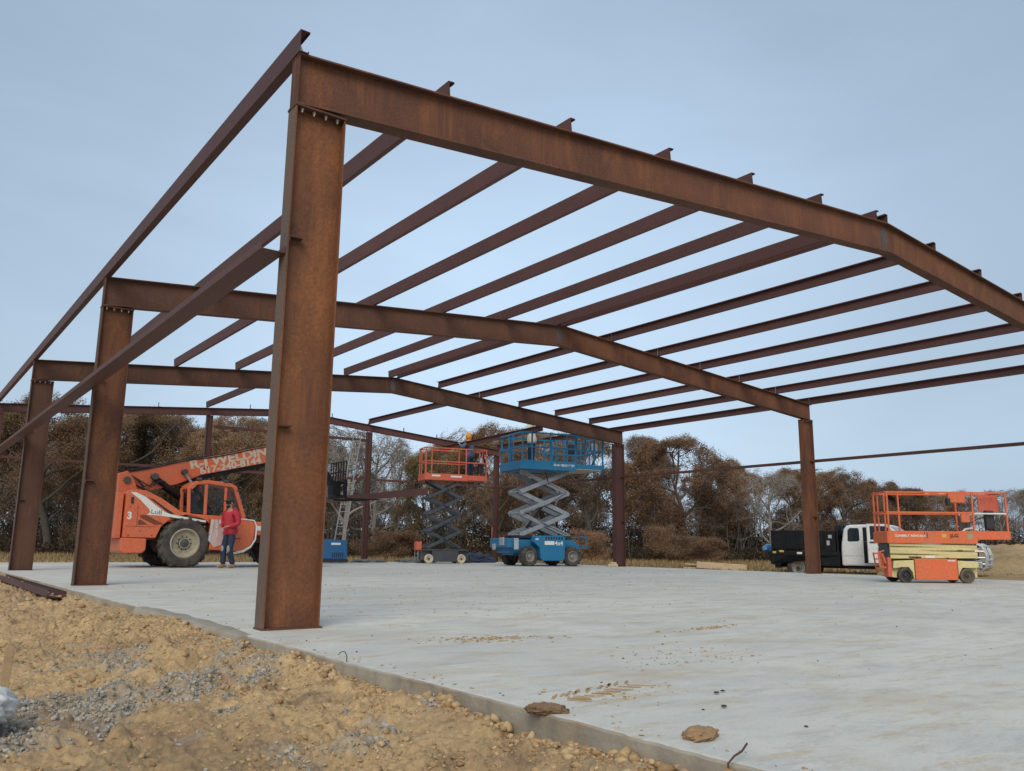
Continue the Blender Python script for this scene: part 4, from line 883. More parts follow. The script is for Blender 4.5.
mb = MB(); mb.span((2.10, -1.045, 1.22), (2.20, -1.031, 1.38)); tb2 = mb.build('latch', 'alu', tb_); MB().span((2.16, -1.045, 1.46), (2.28, -1.031, 1.58)).build('latch', 'alu', tb_)
mb = MB()
for y in (-1.0, -.5, 0, .5, 1.0): mb.bar((2.46, y, .9), (2.46, y, 1.92), .05, .05, (1, 0, 0))
for z in (1.20, 1.58, 1.94): mb.bar((2.462, -1.02, z), (2.462, 1.02, z), .05, .06)
mb.span((2.44, -1.0, 1.0), (2.455, 1.0, 1.9)); mb.build('headache_rack', 'black_paint', K, bevel=.006)
for (x, a_, m_, z) in ((.18, .12, 1, .92), (.42, .16, 1, .96), (1.05, .18, 0, .90), (1.50, .08, 1, .91)): MB().span((x, -1.066, z), (x+a_, -1.051, z+.07)).build('marker_light', 'yellow_mark' if m_ else 'white_mark', K)
MB().span((.22, -1.0, .40), (.42, -.84, .60)).build('step_box', 'black_paint', K, bevel=.01)
MB().box((.55, -.7, 1.10), (.7, .3, .18)).build('bed_tool', 'tarp_grey', K); MB().tube([(.5, -.9, 1.06), (1.8, -.86, 1.1)], .05, 8).build('pipe', 'rust_dark', K); MB().box((1.5, -.5, 1.13), (.4, .4, .22)).build('bed_tool', 'tarp_grey', K)
# cab shell
body = [(2.55, .52), (2.55, 1.10), (2.57, 1.30), (2.66, 1.78), (2.76, 1.90), (2.90, 1.93), (4.00, 1.95), (4.14, 1.90), (4.82, 1.36), (6.55, 1.22), (6.66, 1.05), (6.66, .62), (6.15, .62), (6.08, .80), (5.90, .93), (5.40, .93), (5.20, .80), (5.12, .52)]
mb = MB(); mb.xz(body, -.92, .92); cb = mb.build('cab', 'white_paint', K, bevel=.05)
for s in (-1, 1):
    y0, y1 = (s*.915, s*.927)
    MB().xz([(2.78, 1.38), (2.80, 1.74), (2.87, 1.82), (3.14, 1.82), (3.18, 1.76), (3.18, 1.40), (3.12, 1.36), (2.84, 1.35)], y0, y1).build('rear_window', 'glass_dark', cb, bevel=.004)
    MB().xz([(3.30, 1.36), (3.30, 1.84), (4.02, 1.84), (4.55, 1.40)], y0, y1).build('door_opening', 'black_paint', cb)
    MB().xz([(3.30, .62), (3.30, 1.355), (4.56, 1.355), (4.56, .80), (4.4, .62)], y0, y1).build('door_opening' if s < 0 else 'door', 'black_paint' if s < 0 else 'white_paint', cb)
    MB().span((2.75, s*.80, .42), (4.9, s*.98, .47)).build('running_board', 'black_paint', K)
MB().xz([(2.64, .86), (3.28, .86), (3.28, .872), (2.64, .872)], -.925, -.915).build('crease', 'galv', cb)
mb = MB(); mb.add([(4.20, -.84, 1.87), (4.20, .84, 1.87), (4.80, .86, 1.392), (4.80, -.86, 1.392)], [(0, 1, 2, 3)]); mb.build('windscreen', 'glass_dark', cb)
MB().span((2.56, -.70, 1.42), (2.62, .70, 1.76)).build('rear_window', 'glass_dark', cb)
# open front door, hinged at its front edge, swung out
dr = MB(); dr.xz([(-1.22, -.72), (-1.22, .05), (0, .05), (0, -.55), (-.12, -.72)], -.03, .03); dr.xz([(-1.22, .0505), (-1.22, .58), (-1.12, .58), (-1.12, .0505)], -.022, .022); dr.xz([(-1.22, .5805), (-.56, .5805), (-.52, .51), (-1.12, .51)], -.022, .022); dr.xz([(-.54, .58), (-.46, .56), (.0, .0505), (-.09, .0505)], -.022, .022)
do = dr.build('door', 'white_paint', K, bevel=.008); do.location = (4.56, -.96, 1.36); do.rotation_euler = (0, 0, R(38))
gl_ = MB(); gl_.xz([(-1.115, .055), (-1.115, .505), (-.53, .505), (-.10, .055)], -.004, .004); gl_.build('window', 'glass_dark', do)
MB().span((-1.16, -.050, -.06), (-.94, -.031, -.01)).build('handle', 'black_mark', do)
mb = MB(); mb.box((-.18, -.20, .16), (.10, .22, .26)); mb.bar((-.12, -.03, .1), (-.16, -.12, .12), .03, .03); mb.build('mirror', 'black_mark', do)
# front: grille, lamps, bumper, pale grille guard
MB().span((6.661, -.45, .78), (6.675, .45, 1.08)).build('grille', 'black_mark', K)
for s in (-1, 1): MB().span((6.60, s*.50, .80), (6.685, s*.88, 1.06)).build('headlight', 'lamp_glass', K, bevel=.02)
MB().span((6.60, -.98, .50), (6.88, .98, .74)).build('bumper', 'galv', K, bevel=.04)
gg = MB()
for y in (-.86, -.42, .42, .86): gg.tube([(6.80, y, .45), (6.97, y, .55), (7.0, y, .95), (6.90, y, 1.22), (6.75, y, 1.30)], .045, 8)
for z, x in ((.62, 6.98), (.78, 7.0), (.94, 7.0), (1.22, 6.91)): gg.tube([(x, -.88, z), (x, .88, z)], .035, 8)
for s in (-1, 1):
    for z in (.66, .86, 1.06): gg.tube([(6.98, s*.86, z), (6.60, s*.97, z)], .032, 8)
    gg.tube([(6.58, s*.97, .6), (6.58, s*.97, 1.12)], .032, 8)
gg.build('grille_guard', 'alu', K, smooth=True)
q = at(768, 549.5, 31.2); clod_thing('plastic_bag', 'small blue and white bag hanging at the tail of the truck', 'bag', q, (.22, .16, .20), 'tarp_blue', 5, 1., sub=3)

# ---- blue welder generator
Wd = empty('welding_machine', (9.95, 21.35, 0), R(-14), 'blue engine driven welding machine standing on the slab below the ladder', 'welder')
mb = MB(); mb.xz([(-.85, .14), (-.85, .74), (-.80, .79), (.80, .79), (.86, .72), (.86, .14)], -.34, .34); wb = mb.build('body', 'welder_blue', Wd, bevel=.02)
MB().span((-.9, -.36, .03), (.9, .36, .135)).build('skid', 'dark', Wd, bevel=.01)
MB().span((.30, -.344, .62), (.62, -.3405, .69)).build('decal', 'white_mark', wb); MB().span((-.45, -.344, .28), (.02, -.3405, .36)).build('decal', 'white_mark', wb)
mb = MB()
for k in range(6): mb.span((.34+k*.07, -.346, .2), (.38+k*.07, -.3405, .36))
mb.build('vent', 'dark', wb); MB().tube([(-.3, .1, .79), (-.3, .1, .98), (-.22, .1, 1.02)], .035, 8).build('exhaust_pipe', 'rust_dark', Wd, smooth=True)

# ---- extension ladder
A, Bq = Vector((10.62, 21.55, .0)), Vector((11.75, 22.52, 4.78)); ld = empty('extension_ladder', A, 0, 'tall aluminium extension ladder leaning on the far end frame', 'ladder')
ax_ = (Bq-A); sd_ = Vector((.80, -.60, 0)).normalized()*.17
for s in (-1, 1):
    MB().bar(sd_*s, sd_*s+ax_*.62, .025, .06, (0, 1, 0)).build('rail', 'ladder_alu', ld); MB().bar(sd_*s*.84+ax_*.34+Vector((0, .05, 0)), sd_*s*.84+ax_+Vector((0, .05, 0)), .025, .055, (0, 1, 0)).build('rail', 'ladder_alu', ld)
for k in range(17):
    t = .04+k*.056; w2 = sd_ if t < .62 else sd_*.84; oy = Vector((0, 0 if t < .62 else .05, 0)); MB().tube([-w2+ax_*t+oy, w2+ax_*t+oy], .016, 6).build('rung', 'ladder_alu', ld)

# ---- small site things
clod_thing('tarp_bundle', 'crumpled navy tarp lying on the slab between the red and blue lifts', 'tarp', (16.6, 21.6, .02), (.85, .5, .40), 'tarp_navy', 4, .8, rz=.4)
clod_thing('tarp_bundle', 'flat grey tarp heap left of the red scissor lift', 'tarp', (14.15, 22.0, .0), (.75, .5, .16), 'tarp_grey', 6, .8)
clod_thing('tarp_bundle', 'low dark tarp heap at the foot of slim end column', 'tarp', (12.2, 22.1, .0), (.6, .35, .14), 'tarp_grey', 9, .8)
bk = MB(); bk.box((0, 0, .05), (.34, .14, .09)); bk.box((.01, 0, .125), (.22, .12, .06), Matrix.Rotation(.2, 3, 'Z')); o = bk.build('wood_block', 'wood_pale', bevel=.006); o.location = (17.66, 14.95, .0); o.rotation_euler = (0, 0, -.5); tag(o, 'small stack of wood offcuts beside the far right column', 'wood block')
q = at(667, 558.5, 46); ps = MB(); ps.tube([(0, 0, -.2), (0, 0, 1.5)], .04, 8); ps.tube([(0, 0, 1.5), (0, 0, 1.56)], .055, 8); o = ps.build('fence_post', 'rust_dark'); o.location = (q[0], q[1], -.1); tag(o, 'thin dark lone post standing in the dry grass', 'post')
q = at(712, 563, 33); lm = empty('lumber_pile', (q[0], q[1], -.17), R(-48), 'pale lumber boards stacked in the grass past the slab', 'lumber')
for k in range(4): MB().box((.1*(k % 2), -.15+.13*k, .06+.05*(k % 2)), (2.2-.15*k, .12, .05)).build('board', 'wood_pale', lm)
MB().box((-.2, .0, .165), (1.7, .5, .03), Matrix.Rotation(.06, 3, 'Y')).build('board', 'wood_pale', lm)
MB().box((.35, -.32, .14), (1.9, .22, .24), Matrix.Rotation(.05, 3, 'Y')).build('beam', 'wood_pale', lm, bevel=.01)
for x in (-.7, .7): MB().box((x, 0, .02), (.1, .6, .05)).build('bearer', 'wood', lm)
# stake and wrapped bin at the left edge
st = MB(); st.bar((0, 0, -.1), (.01, 0, .27), .02, .045, (1, 0, 0)); o = st.build('survey_stake', 'wood', bevel=.003); o.location = (-1.68, -.72, -.22); tag(o, 'tan wooden stake driven in the dirt at far left', 'stake')
q = (-1.965, -2.20); bn = empty('wrapped_bin', (q[0], q[1], -.25), .2, 'grey bin under crumpled white plastic at the far left', 'bin')
MB().box((0, 0, .08), (.22, .20, .18)).build('body', 'chassis_dark', bn, bevel=.02)
V0, F0 = ico(4); rr_ = np.abs(fbm(V0[:, 0]*3.2+4, V0[:, 1]*3.2+V0[:, 2]*3, 4, 5, .6)-.5)*2; V_ = V0*(1.08-.75*rr_)[:, None]*np.array([.17, .16, .10])
npmesh('plastic_wrap', V_+np.array([0, 0, .22]), F0, 'bag_plastic', bn, smooth=False)
# mound of earth on the right
n1 = 90; gx, gy = np.meshgrid(np.linspace(-9, 9, n1), np.linspace(-7, 7, n1)); r_ = (gx/8)**2+(gy/6)**2
hz = np.clip(1-r_, 0, 1)**1.2*(1.0+.7*fbm(gx*.5, gy*.5, 4, 7))*.95+(fbm(gx*1.7, gy*1.7, 5, 17, .6)-.5)*.42*np.clip(1.1-r_, 0, 1)-.35*(r_ > 1)
idx = np.arange(n1*n1).reshape(n1, n1); Fq = np.stack([idx[:-1, :-1], idx[:-1, 1:], idx[1:, 1:], idx[1:, :-1]], -1).reshape(-1, 4)
q = at(1052, 566, 36); o = npmesh('dirt_mound', np.stack([gx, gy, hz], -1).reshape(-1, 3), Fq, 'field', smooth=True); o.location = (q[0], q[1], -.28); tag(o, 'low tan mound of earth behind the truck', 'mound', kind='structure')

# ================================================================== PEOPLE
def skin_mesh(name, verts, edges, rad, mat, parent, sub=2, root=0):
    me = bpy.data.meshes.new(name); me.from_pydata(verts, edges, []); ob = bpy.data.objects.new(name, me); COL.objects.link(ob)
    sm = ob.modifiers.new('skin', 'SKIN'); sm.use_smooth_shade = True; sm.branch_smoothing = .6
    for i, r in enumerate(rad):
        d = me.skin_vertices[0].data[i]; d.radius = (r, r) if not isinstance(r, tuple) else r; d.use_root = (i == root)
    ss = ob.modifiers.new('sub', 'SUBSURF'); ss.levels = sub; ss.render_levels = sub
    dg = bpy.context.evaluated_depsgraph_get(); m2 = bpy.data.meshes.new_from_object(ob.evaluated_get(dg))
    bpy.data.objects.remove(ob); m2.name = name; m2.materials.clear(); m2.materials.append(MATS[mat])
    m2.polygons.foreach_set('use_smooth', [True]*len(m2.polygons))
    o = bpy.data.objects.new(name, m2); COL.objects.link(o); o.parent = parent; return o
def ell(name, c, r, mat, parent, cut=None, rot=None, n=3):
    V0, F0 = ico(n); V_ = V0*np.array(r)
    if cut is not None: V_[:, 2] = np.maximum(V_[:, 2], cut)
    if rot is not None: V_ = V_ @ np.array(rot).T
    return npmesh(name, V_+np.array(c), F0, mat, parent, smooth=True)
def person(loc, rz, label, top, trousers, hat, hat_kind, arms, legs, head_tilt=0., lean=0., group=None, patches=False):
    """faces local +y; arms/legs give joints for (left, right) in local coordinates"""
    P = empty('person', loc, rz, label, 'person', group)
    pel = Vector((0, 0, .93)); ch = Vector((0, .03+lean*.5, 1.22)); nk0 = Vector((0, .02+lean, 1.44)); nk = Vector((0, .035+lean*1.1, 1.52)); hd_ = Vector((0, .06+lean*1.2, 1.63))
    v = [pel, Vector((0, .01+lean*.2, 1.06)), ch, nk0, nk, hd_, hd_+Vector((0, .01, .075))]; e = [(0, 1), (1, 2), (2, 3), (3, 4), (4, 5), (5, 6)]; r = [.10, .10, .11, .06, .050, .083, .070]
    tv = [pel+Vector((0, 0, -.12)), pel+Vector((0, 0, .05)), Vector((0, .01+lean*.2, 1.06)), ch, nk0]; te = [(0, 1), (1, 2), (2, 3), (3, 4)]; tr = [.185, .19, .18, .19, .105]
    lv = [pel+Vector((0, 0, .04)), pel+Vector((0, 0, -.05))]; le = [(0, 1)]; lr = [.15, .15]
    for s, (sh_, el_, wr_) in zip((-1, 1), arms):
        sh_, el_, wr_ = Vector(sh_), Vector(el_), Vector(wr_); i = len(v); d = (wr_-el_).normalized(); k = wr_+d*.07
        v += [sh_, el_, wr_, k]; e += [(3, i), (i, i+1), (i+1, i+2), (i+2, i+3)]; r += [.045, .034, .027, .030]
        side = d.cross(Vector((0, 0, 1))); side = side.normalized() if side.length > .1 else Vector((1, 0, 0)); nrm = side.cross(d)
        for f in range(4):
            j = len(v); b_ = k+side*(f-1.5)*.020; ln = (.034, .040, .037, .028)[f]
            v += [b_+d*.012, b_+d*(.012+ln)+nrm*-.008, b_+d*(.012+ln*1.7)+nrm*-.028]; e += [(i+3, j), (j, j+1), (j+1, j+2)]; r += [.011, .0095, .008]
        j = len(v); tb = wr_+d*.03+side*(-.034*s); v += [tb, tb+d*.035+side*(-.022*s)+nrm*-.012, tb+d*.06+side*(-.014*s)+nrm*-.03]; e += [(i+2, j), (j, j+1), (j+1, j+2)]; r += [.013, .011, .009]
        i = len(tv); tv += [sh_, el_, wr_-d*.015]; te += [(4 if False else 3, i), (i, i+1), (i+1, i+2)]; tr += [.100, .076, .058]
        te[-3] = (4, i)
    for (hp, kn, an, toe) in legs:
        hp, kn, an, toe = map(Vector, (hp, kn, an, toe)); i = len(v)
        v += [hp, kn, an, toe]; e += [(0, i), (i, i+1), (i+1, i+2), (i+2, i+3)]; r += [.06, .042, .032, .030]
        i = len(lv); lv += [hp, kn, an+Vector((0, 0, .0))]; le += [(1, i), (i, i+1), (i+1, i+2)]; lr += [.108, .084, .074]
        f = (toe-an); f.z = 0; f.normalize(); bt = MB(); bm_ = [an+Vector((0, 0, .06)), an+Vector((0, 0, -.03)), an+f*.08+Vector((0, 0, -.045)), an+f*.17+Vector((0, 0, -.05))]
        skin_mesh('boot', [an-f*.05+Vector((0, 0, -.035)), an+Vector((0, 0, .07)), an+f*.06+Vector((0, 0, -.04)), an+f*.15+Vector((0, 0, -.045))], [(0, 2), (1, 0), (2, 3)], [.05, .058, .05, .042], 'boot', P, 1)
    bd_ = skin_mesh('body', v, e, r, 'skin', P)
    skin_mesh('jacket', tv, te, tr, top, P); tr_ = skin_mesh('trousers', lv, le, lr, trousers, P)
    if patches:
        for (hp, kn, an, toe) in legs: ell('knee_patch', Vector(kn)+Vector((0, .045, .0)), (.052, .035, .10), 'denim_worn', tr_, n=2)
    hc = hd_+Vector((0, .012, .03)); rot = Matrix.Rotation(-head_tilt, 3, 'X')
    for s in (-1, 1): ell('eye', hc+rot @ Vector((s*.032, .083, .0)), (.012, .007, .008), 'black_mark', bd_, n=1); ell('ear', hc+Vector((s*.088, -.005, -.005)), (.012, .022, .032), 'skin', bd_, n=2)
    ell('nose', hc+rot @ Vector((0, .098, -.022)), (.014, .022, .024), 'skin', bd_, n=2); ell('mouth', hc+rot @ Vector((0, .084, -.062)), (.024, .008, .006), 'tele_dark', bd_, n=1)
    if hat_kind == 'cap':
        ell('hood', nk0+Vector((0, -.095, .03)), (.13, .075, .085), top, P)
        ell('hair', hc+Vector((0, -.012, .012)), (.093, .097, .095), 'hair', P, cut=-.045); ell('beard', hc+rot @ Vector((0, .052, -.068)), (.062, .048, .05), 'hair', P)
        c_ = ell('cap', hc+Vector((0, .0, .035)), (.102, .108, .085), hat, P, cut=.0); ell('brim', hc+Vector((0, .12, .04)), (.082, .075, .010), hat, c_)
    else:
        ell('hood', hc+Vector((0, -.018, .015)), (.125, .125, .145), hat, P); ell('hood_collar', nk0+Vector((0, .0, .04)), (.14, .13, .07), hat if hat_kind == 'hood' else top, P)
    return P
q = at(228, 567.6, 21.6)
person((q[0], q[1], 0), R(118), 'person in red hoodie, dark cap and torn jeans walking past the telehandler', 'hoodie_red', 'denim', 'black_mark', 'cap',
       [((-.20, .02, 1.40), (-.26, .00, 1.12), (-.12, .22, 1.06)), ((.20, .02, 1.40), (.27, -.02, 1.12), (.16, .22, 1.05))],
       [((-.09, .0, .88), (-.10, .10, .49), (-.10, -.04, .09), (-.10, .16, .05)), ((.09, .0, .88), (.10, .10, .49), (.11, .08, .085), (.11, .28, .05))], head_tilt=.35, lean=.04, patches=True)
def inside(Lf, x, y): c, s_ = math.cos(Lf.rotation_euler[2]), math.sin(Lf.rotation_euler[2]); return (Lf.location[0]+c*x-s_*y, Lf.location[1]+s_*x+c*y)
q = inside(BL, -.22, .25)
person((q[0], q[1], 3.34), R(25), 'person in off white hoodie and blue jeans standing in the raised blue lift', 'hoodie_white', 'denim', 'hoodie_white', 'hood',
       [((-.20, .02, 1.40), (-.28, .16, 1.20), (-.20, .36, 1.30)), ((.20, .02, 1.40), (.28, .16, 1.20), (.20, .36, 1.32))],
       [((-.09, 0, .88), (-.10, .02, .48), (-.11, -.02, .09), (-.12, .18, .05)), ((.09, 0, .88), (.10, .04, .48), (.10, .0, .09), (.11, .2, .05))], lean=.03)
q = inside(RL, 1.05, .10)
person((q[0], q[1], 3.10), R(20), 'person in orange hood and blue grey jacket standing in the raised red lift', 'jacket_blue', 'denim', 'hood_orange', 'hood',
       [((-.20, .02, 1.40), (-.30, .14, 1.22), (-.20, .34, 1.36)), ((.20, .02, 1.40), (.30, .14, 1.22), (.20, .34, 1.38))],
       [((-.09, 0, .88), (-.10, .02, .48), (-.11, -.02, .09), (-.12, .18, .05)), ((.09, 0, .88), (.10, .04, .48), (.10, .0, .09), (.11, .2, .05))], lean=.02)
# ================================================================== WOOD
def leafmat(name, stops, trans=.38):
    mt, nt, b = nodes(name); b.inputs['Roughness'].default_value = .85; b.inputs['Specular IOR Level'].default_value = .15
    g = nt.nodes.new('ShaderNodeNewGeometry'); c = ramp(nt, g.outputs['Random Per Island'], stops)
    oi = nt.nodes.new('ShaderNodeObjectInfo'); c = mixc(nt, 1., c, ramp(nt, oi.outputs['Random'], [(0., .75), (1., 1.25)]), 'MULTIPLY')
    nt.links.new(c, b.inputs['Base Color']); tr_ = nt.nodes.new('ShaderNodeBsdfTranslucent'); nt.links.new(c, tr_.inputs[0]); mx_ = nt.nodes.new('ShaderNodeMixShader'); mx_.inputs[0].default_value = trans
    nt.links.new(b.outputs[0], mx_.inputs[1]); nt.links.new(tr_.outputs[0], mx_.inputs[2]); nt.links.new(mx_.outputs[0], nt.nodes['Material Output'].inputs[0]); MATS[name] = mt
leafmat('leaf_brown', [(0, (0.168, 0.115, 0.079)), (.4, (0.336, 0.216, 0.134)), (.8, (0.488, 0.298, 0.165)), (1, (0.397, 0.321, 0.183))])
leafmat('leaf_russet', [(0, (0.189, 0.124, 0.085)), (.5, (0.342, 0.212, 0.132)), (1, (0.472, 0.295, 0.165))])
leafmat('leaf_olive', [(0, (0.113, 0.096, 0.058)), (.5, (0.226, 0.180, 0.092)), (1, (0.360, 0.233, 0.113))])
leafmat('leaf_shaded', [(0, (.03, .026, .020)), (.6, (.07, .055, .038)), (1, (.14, .10, .06))])  # undergrowth leaves, darkened: the shade between the trunks is put into the colour
leafmat('leaf_cedar', [(0, (.022, .030, .020)), (.6, (.042, .054, .032)), (1, (.07, .075, .04))])
leafmat('leaf_drab', [(0, (0.146, 0.117, 0.094)), (.6, (0.293, 0.220, 0.163)), (1, (0.410, 0.293, 0.198))])
paint('bark', (.12, .10, .082), (.07, .058, .048), .9, 3, bmp=.4); paint('bark_pale', (.30, .27, .24), (.20, .175, .15), .9, 3, bmp=.4)
paint('bark_dark', (.09, .078, .066), (.055, .047, .04), .9, 3)
leafmat('grass_blade', [(0, (.22, .15, .07)), (.5, (.40, .28, .14)), (1, (.52, .39, .22))])
def tubes(branches):
    Vs, Fs = [], []; o = 0
    for pts, r0, r1, n in branches:
        pts = np.asarray(pts); m_ = len(pts); d = np.gradient(pts, axis=0); d /= np.linalg.norm(d, axis=1)[:, None]+1e-9
        a = np.cross(d, [.3, .9, .2]); a /= np.linalg.norm(a, axis=1)[:, None]+1e-9; b = np.cross(d, a)
        rad = np.linspace(r0, r1, m_)[:, None, None]; t = np.arange(n)*2*np.pi/n
        V = pts[:, None]+rad*(a[:, None]*np.cos(t)[None, :, None]+b[:, None]*np.sin(t)[None, :, None]); Vs.append(V.reshape(-1, 3))
        i = np.arange(m_*n).reshape(m_, n); j = np.roll(i, -1, 1); Fs.append(np.stack([i[:-1], j[:-1], j[1:], i[1:]], -1).reshape(-1, 4)+o); o += m_*n
    return np.concatenate(Vs), np.concatenate(Fs)
def leaves(P, S, rng, asp=.62):
    n = len(P); a = rng.normal(size=(n, 3)); a /= np.linalg.norm(a, axis=1)[:, None]; b = np.cross(a, rng.normal(size=(n, 3))); b /= np.linalg.norm(b, axis=1)[:, None]; c = np.cross(a, b)*.22
    S = S[:, None]; V = np.stack([P-a*S-b*S*asp*.4, P-b*S*asp*.9+c*S, P+a*S, P+b*S*asp+c*S], 1)
    return V.reshape(-1, 3), np.arange(4*n).reshape(n, 4)
def grow(seed, H=9., lean=0., nprim=9, spread=.9, low=.28, leaf_n=11000, leaf_s=(.022, .054), gap=.42, twig=4, droop=.0, trunk_r=.24, dome=(.56, .53)):
    rng = np.random.default_rng(seed); br = []; tips = []
    def walk(p, d, L, n, wander, up):
        pts = [p]; d = d/np.linalg.norm(d)
        for _ in range(n):
            d = d+rng.normal(0, wander, 3)+np.array([0, 0, up]); d /= np.linalg.norm(d); pts.append(pts[-1]+d*L/n)
        return np.array(pts), d
    tr, _ = walk(np.array([0, 0, -.15]), np.array([lean, lean*.4, 1.]), H*.80, 9, .09, .06); br.append((tr, trunk_r, trunk_r*.22, 8))
    def sub(par, r, lev, L):
        k = {1: 6, 2: 5, 3: twig}[lev]
        for q in range(k):
            f = rng.uniform(.28, 1.0); i = f*(len(par)-1); i0 = int(min(i, len(par)-2)); p = par[i0]+(par[i0+1]-par[i0])*(i-i0); d0 = par[i0+1]-par[i0]; d0 = d0/np.linalg.norm(d0)
            d = d0*.75+rng.normal(0, .62, 3)+np.array([0, 0, .12-droop]); LL = L*rng.uniform(.42, .72)
            pts, _ = walk(p, d, LL, {1: 5, 2: 4, 3: 2}[lev], .26, .02)
            br.append((pts, r*.55*(1-.35*f), r*.2, {1: 5, 2: 4, 3: 3}[lev]))
            if lev < 3: sub(pts, r*.52, lev+1, LL)
            else: tips.append(pts)
    for k in range(nprim):
        f = low+(1-low)*(k+rng.random())/nprim; i = f*(len(tr)-1); i0 = int(min(i, len(tr)-2)); p = tr[i0]+(tr[i0+1]-tr[i0])*(i-i0)
        a = k*2.4+rng.uniform(-.5, .5); e_ = .35+.75*f; d = np.array([math.cos(a)*spread, math.sin(a)*spread, e_]); L = H*(.52-.22*abs(f-.5))*rng.uniform(.8, 1.1)
        pts, _ = walk(p, d, L, 7, .17, .05); br.append((pts, trunk_r*(.52-.22*f), .03, 6)); sub(pts, trunk_r*.30, 1, L)
    cz, Rw, Ru, Rd = H*.47, H*dome[0], H*dome[1], H*.46
    def dm(P_):
        q = P_-np.array([0, 0, cz]); e_ = np.stack([q[:, 0]/Rw, q[:, 1]/Rw, np.where(q[:, 2] > 0, q[:, 2]/Ru, q[:, 2]/Rd)], -1); r_ = np.linalg.norm(e_, axis=1)+1e-6
        lum = 1+(.5 if H < 5 else .24)*(fbm(e_[:, 0]/r_*2.1+seed*3, e_[:, 1]/r_*2.1+e_[:, 2]/r_*1.9, 3, seed)-.5)*2
        f_ = np.where(r_ > .55, (.55+.45*np.tanh((r_-.55)/.45))*lum/r_, 1.); f_ = np.where(r_ > .55, np.minimum(f_, 1.05), 1.)
        return q*f_[:, None]+np.array([0, 0, cz])
    br = [(dm(np.asarray(p)), a_, b_, n_) for p, a_, b_, n_ in br]; tips = [dm(p) for p in tips]
    V, Fb = tubes(br); tp = np.concatenate(tips); n = leaf_n
    c = tp[rng.integers(0, len(tp), n)]; g = fbm(c[:, 0]*.8+seed, c[:, 1]*.8+c[:, 2]*.9, 3, seed); keep = g > gap*rng.uniform(.8, 1.15, n); c = c[keep]
    Pn = c+rng.normal(0, .14, c.shape); Vl, Fl = leaves(Pn, rng.uniform(leaf_s[0], leaf_s[1], len(Pn)), rng)
    return (V, Fb), (Vl, Fl)
def cedar(seed, H=6., n=9000, wid=.30):
    rng = np.random.default_rng(seed); br = [(np.array([[0, 0, -.1], [0, 0, H*.5], [.05, 0, H*.97]]), .12, .015, 6)]; P = []
    for k in range(90):
        f = rng.uniform(.04, .98); a = rng.uniform(0, 6.28); L = H*wid*(1-f)**.75*rng.uniform(.6, 1.1)+.1; p = np.array([0, 0, H*f]); q = p+np.array([math.cos(a)*L, math.sin(a)*L, L*.35-.05])
        br.append((np.array([p, (p+q)/2+rng.normal(0, .04, 3), q]), .03, .008, 3)); t = rng.random(n//90)**.6; P.append(p+(q-p)*t[:, None]+rng.normal(0, .10+.06*L, (len(t), 3)))
    P = np.concatenate(P); return tubes(br), leaves(P, rng.uniform(.05, .11, len(P)), rng, .35)
PROT = {}
def proto(kind, tdata, leafm, bark):
    (V, Fb), (Vl, Fl) = tdata
    t = npmesh('trunk', V, Fb, bark, smooth=True); c = npmesh('crown', Vl, Fl, leafm); PROT[kind] = (t.data, c.data, float(np.percentile(Vl[:, 2], 98.5)))
    bpy.data.objects.remove(t); bpy.data.objects.remove(c)
proto('oak', grow(1, 9, .05, leaf_n=100000, gap=.44), 'leaf_brown', 'bark')
proto('oak_b', grow(2, 9, -.08, 10, 1.0, .24, leaf_n=150000, gap=.42), 'leaf_brown', 'bark')
proto('oak_c', grow(3, 9.5, .1, 9, .8, .3, leaf_n=90000, gap=.47), 'leaf_drab', 'bark')
proto('russet', grow(4, 8, .03, 11, 1.05, .16, leaf_n=150000, gap=.36), 'leaf_russet', 'bark')
proto('russet_b', grow(5, 8, -.05, 11, 1.1, .14, leaf_n=140000, gap=.38), 'leaf_russet', 'bark')
proto('olive', grow(6, 9, .04, 10, .85, .2, leaf_n=115000, gap=.40), 'leaf_olive', 'bark')
proto('bare', grow(7, 9, .06, 9, .75, .28, leaf_n=8000, gap=.5, twig=7), 'leaf_drab', 'bark_pale')
proto('bare_b', grow(8, 8.5, -.06, 10, .95, .2, leaf_n=9000, gap=.5, twig=7), 'leaf_drab', 'bark_pale')
proto('cedar', cedar(9, 6), 'leaf_cedar', 'bark'); proto('shrub', grow(10, 3.2, .1, 12, 1.1, .05, leaf_n=30000, leaf_s=(.02, .05), gap=.46, trunk_r=.07, dome=(.85, .50)), 'leaf_russet', 'bark')
def tree(kind, u, depth, topv, label, sxy=1., rz=None, name=None, cat='tree', group='trees along the edge of the wood', tilt=0.):
    q = at(u, 550, depth); zt = at(u, topv, depth)[2]; zb = -.22; h = zt-zb; tm, cm, h0 = PROT[kind]; s = h/h0
    o = empty(name or {'cedar': 'cedar_tree', 'shrub': 'shrub'}.get(kind, 'bare_tree' if 'bare' in kind else 'oak_tree'), (q[0], q[1], zb), random.uniform(0, 6.28) if rz is None else rz, label, cat, group)
    o.scale = (s*sxy, s*sxy, s); o.rotation_euler[1] = tilt
    for nm, me in (('trunk', tm), ('crown', cm)):
        c = bpy.data.objects.new(nm, me); COL.objects.link(c); c.parent = o
    return o
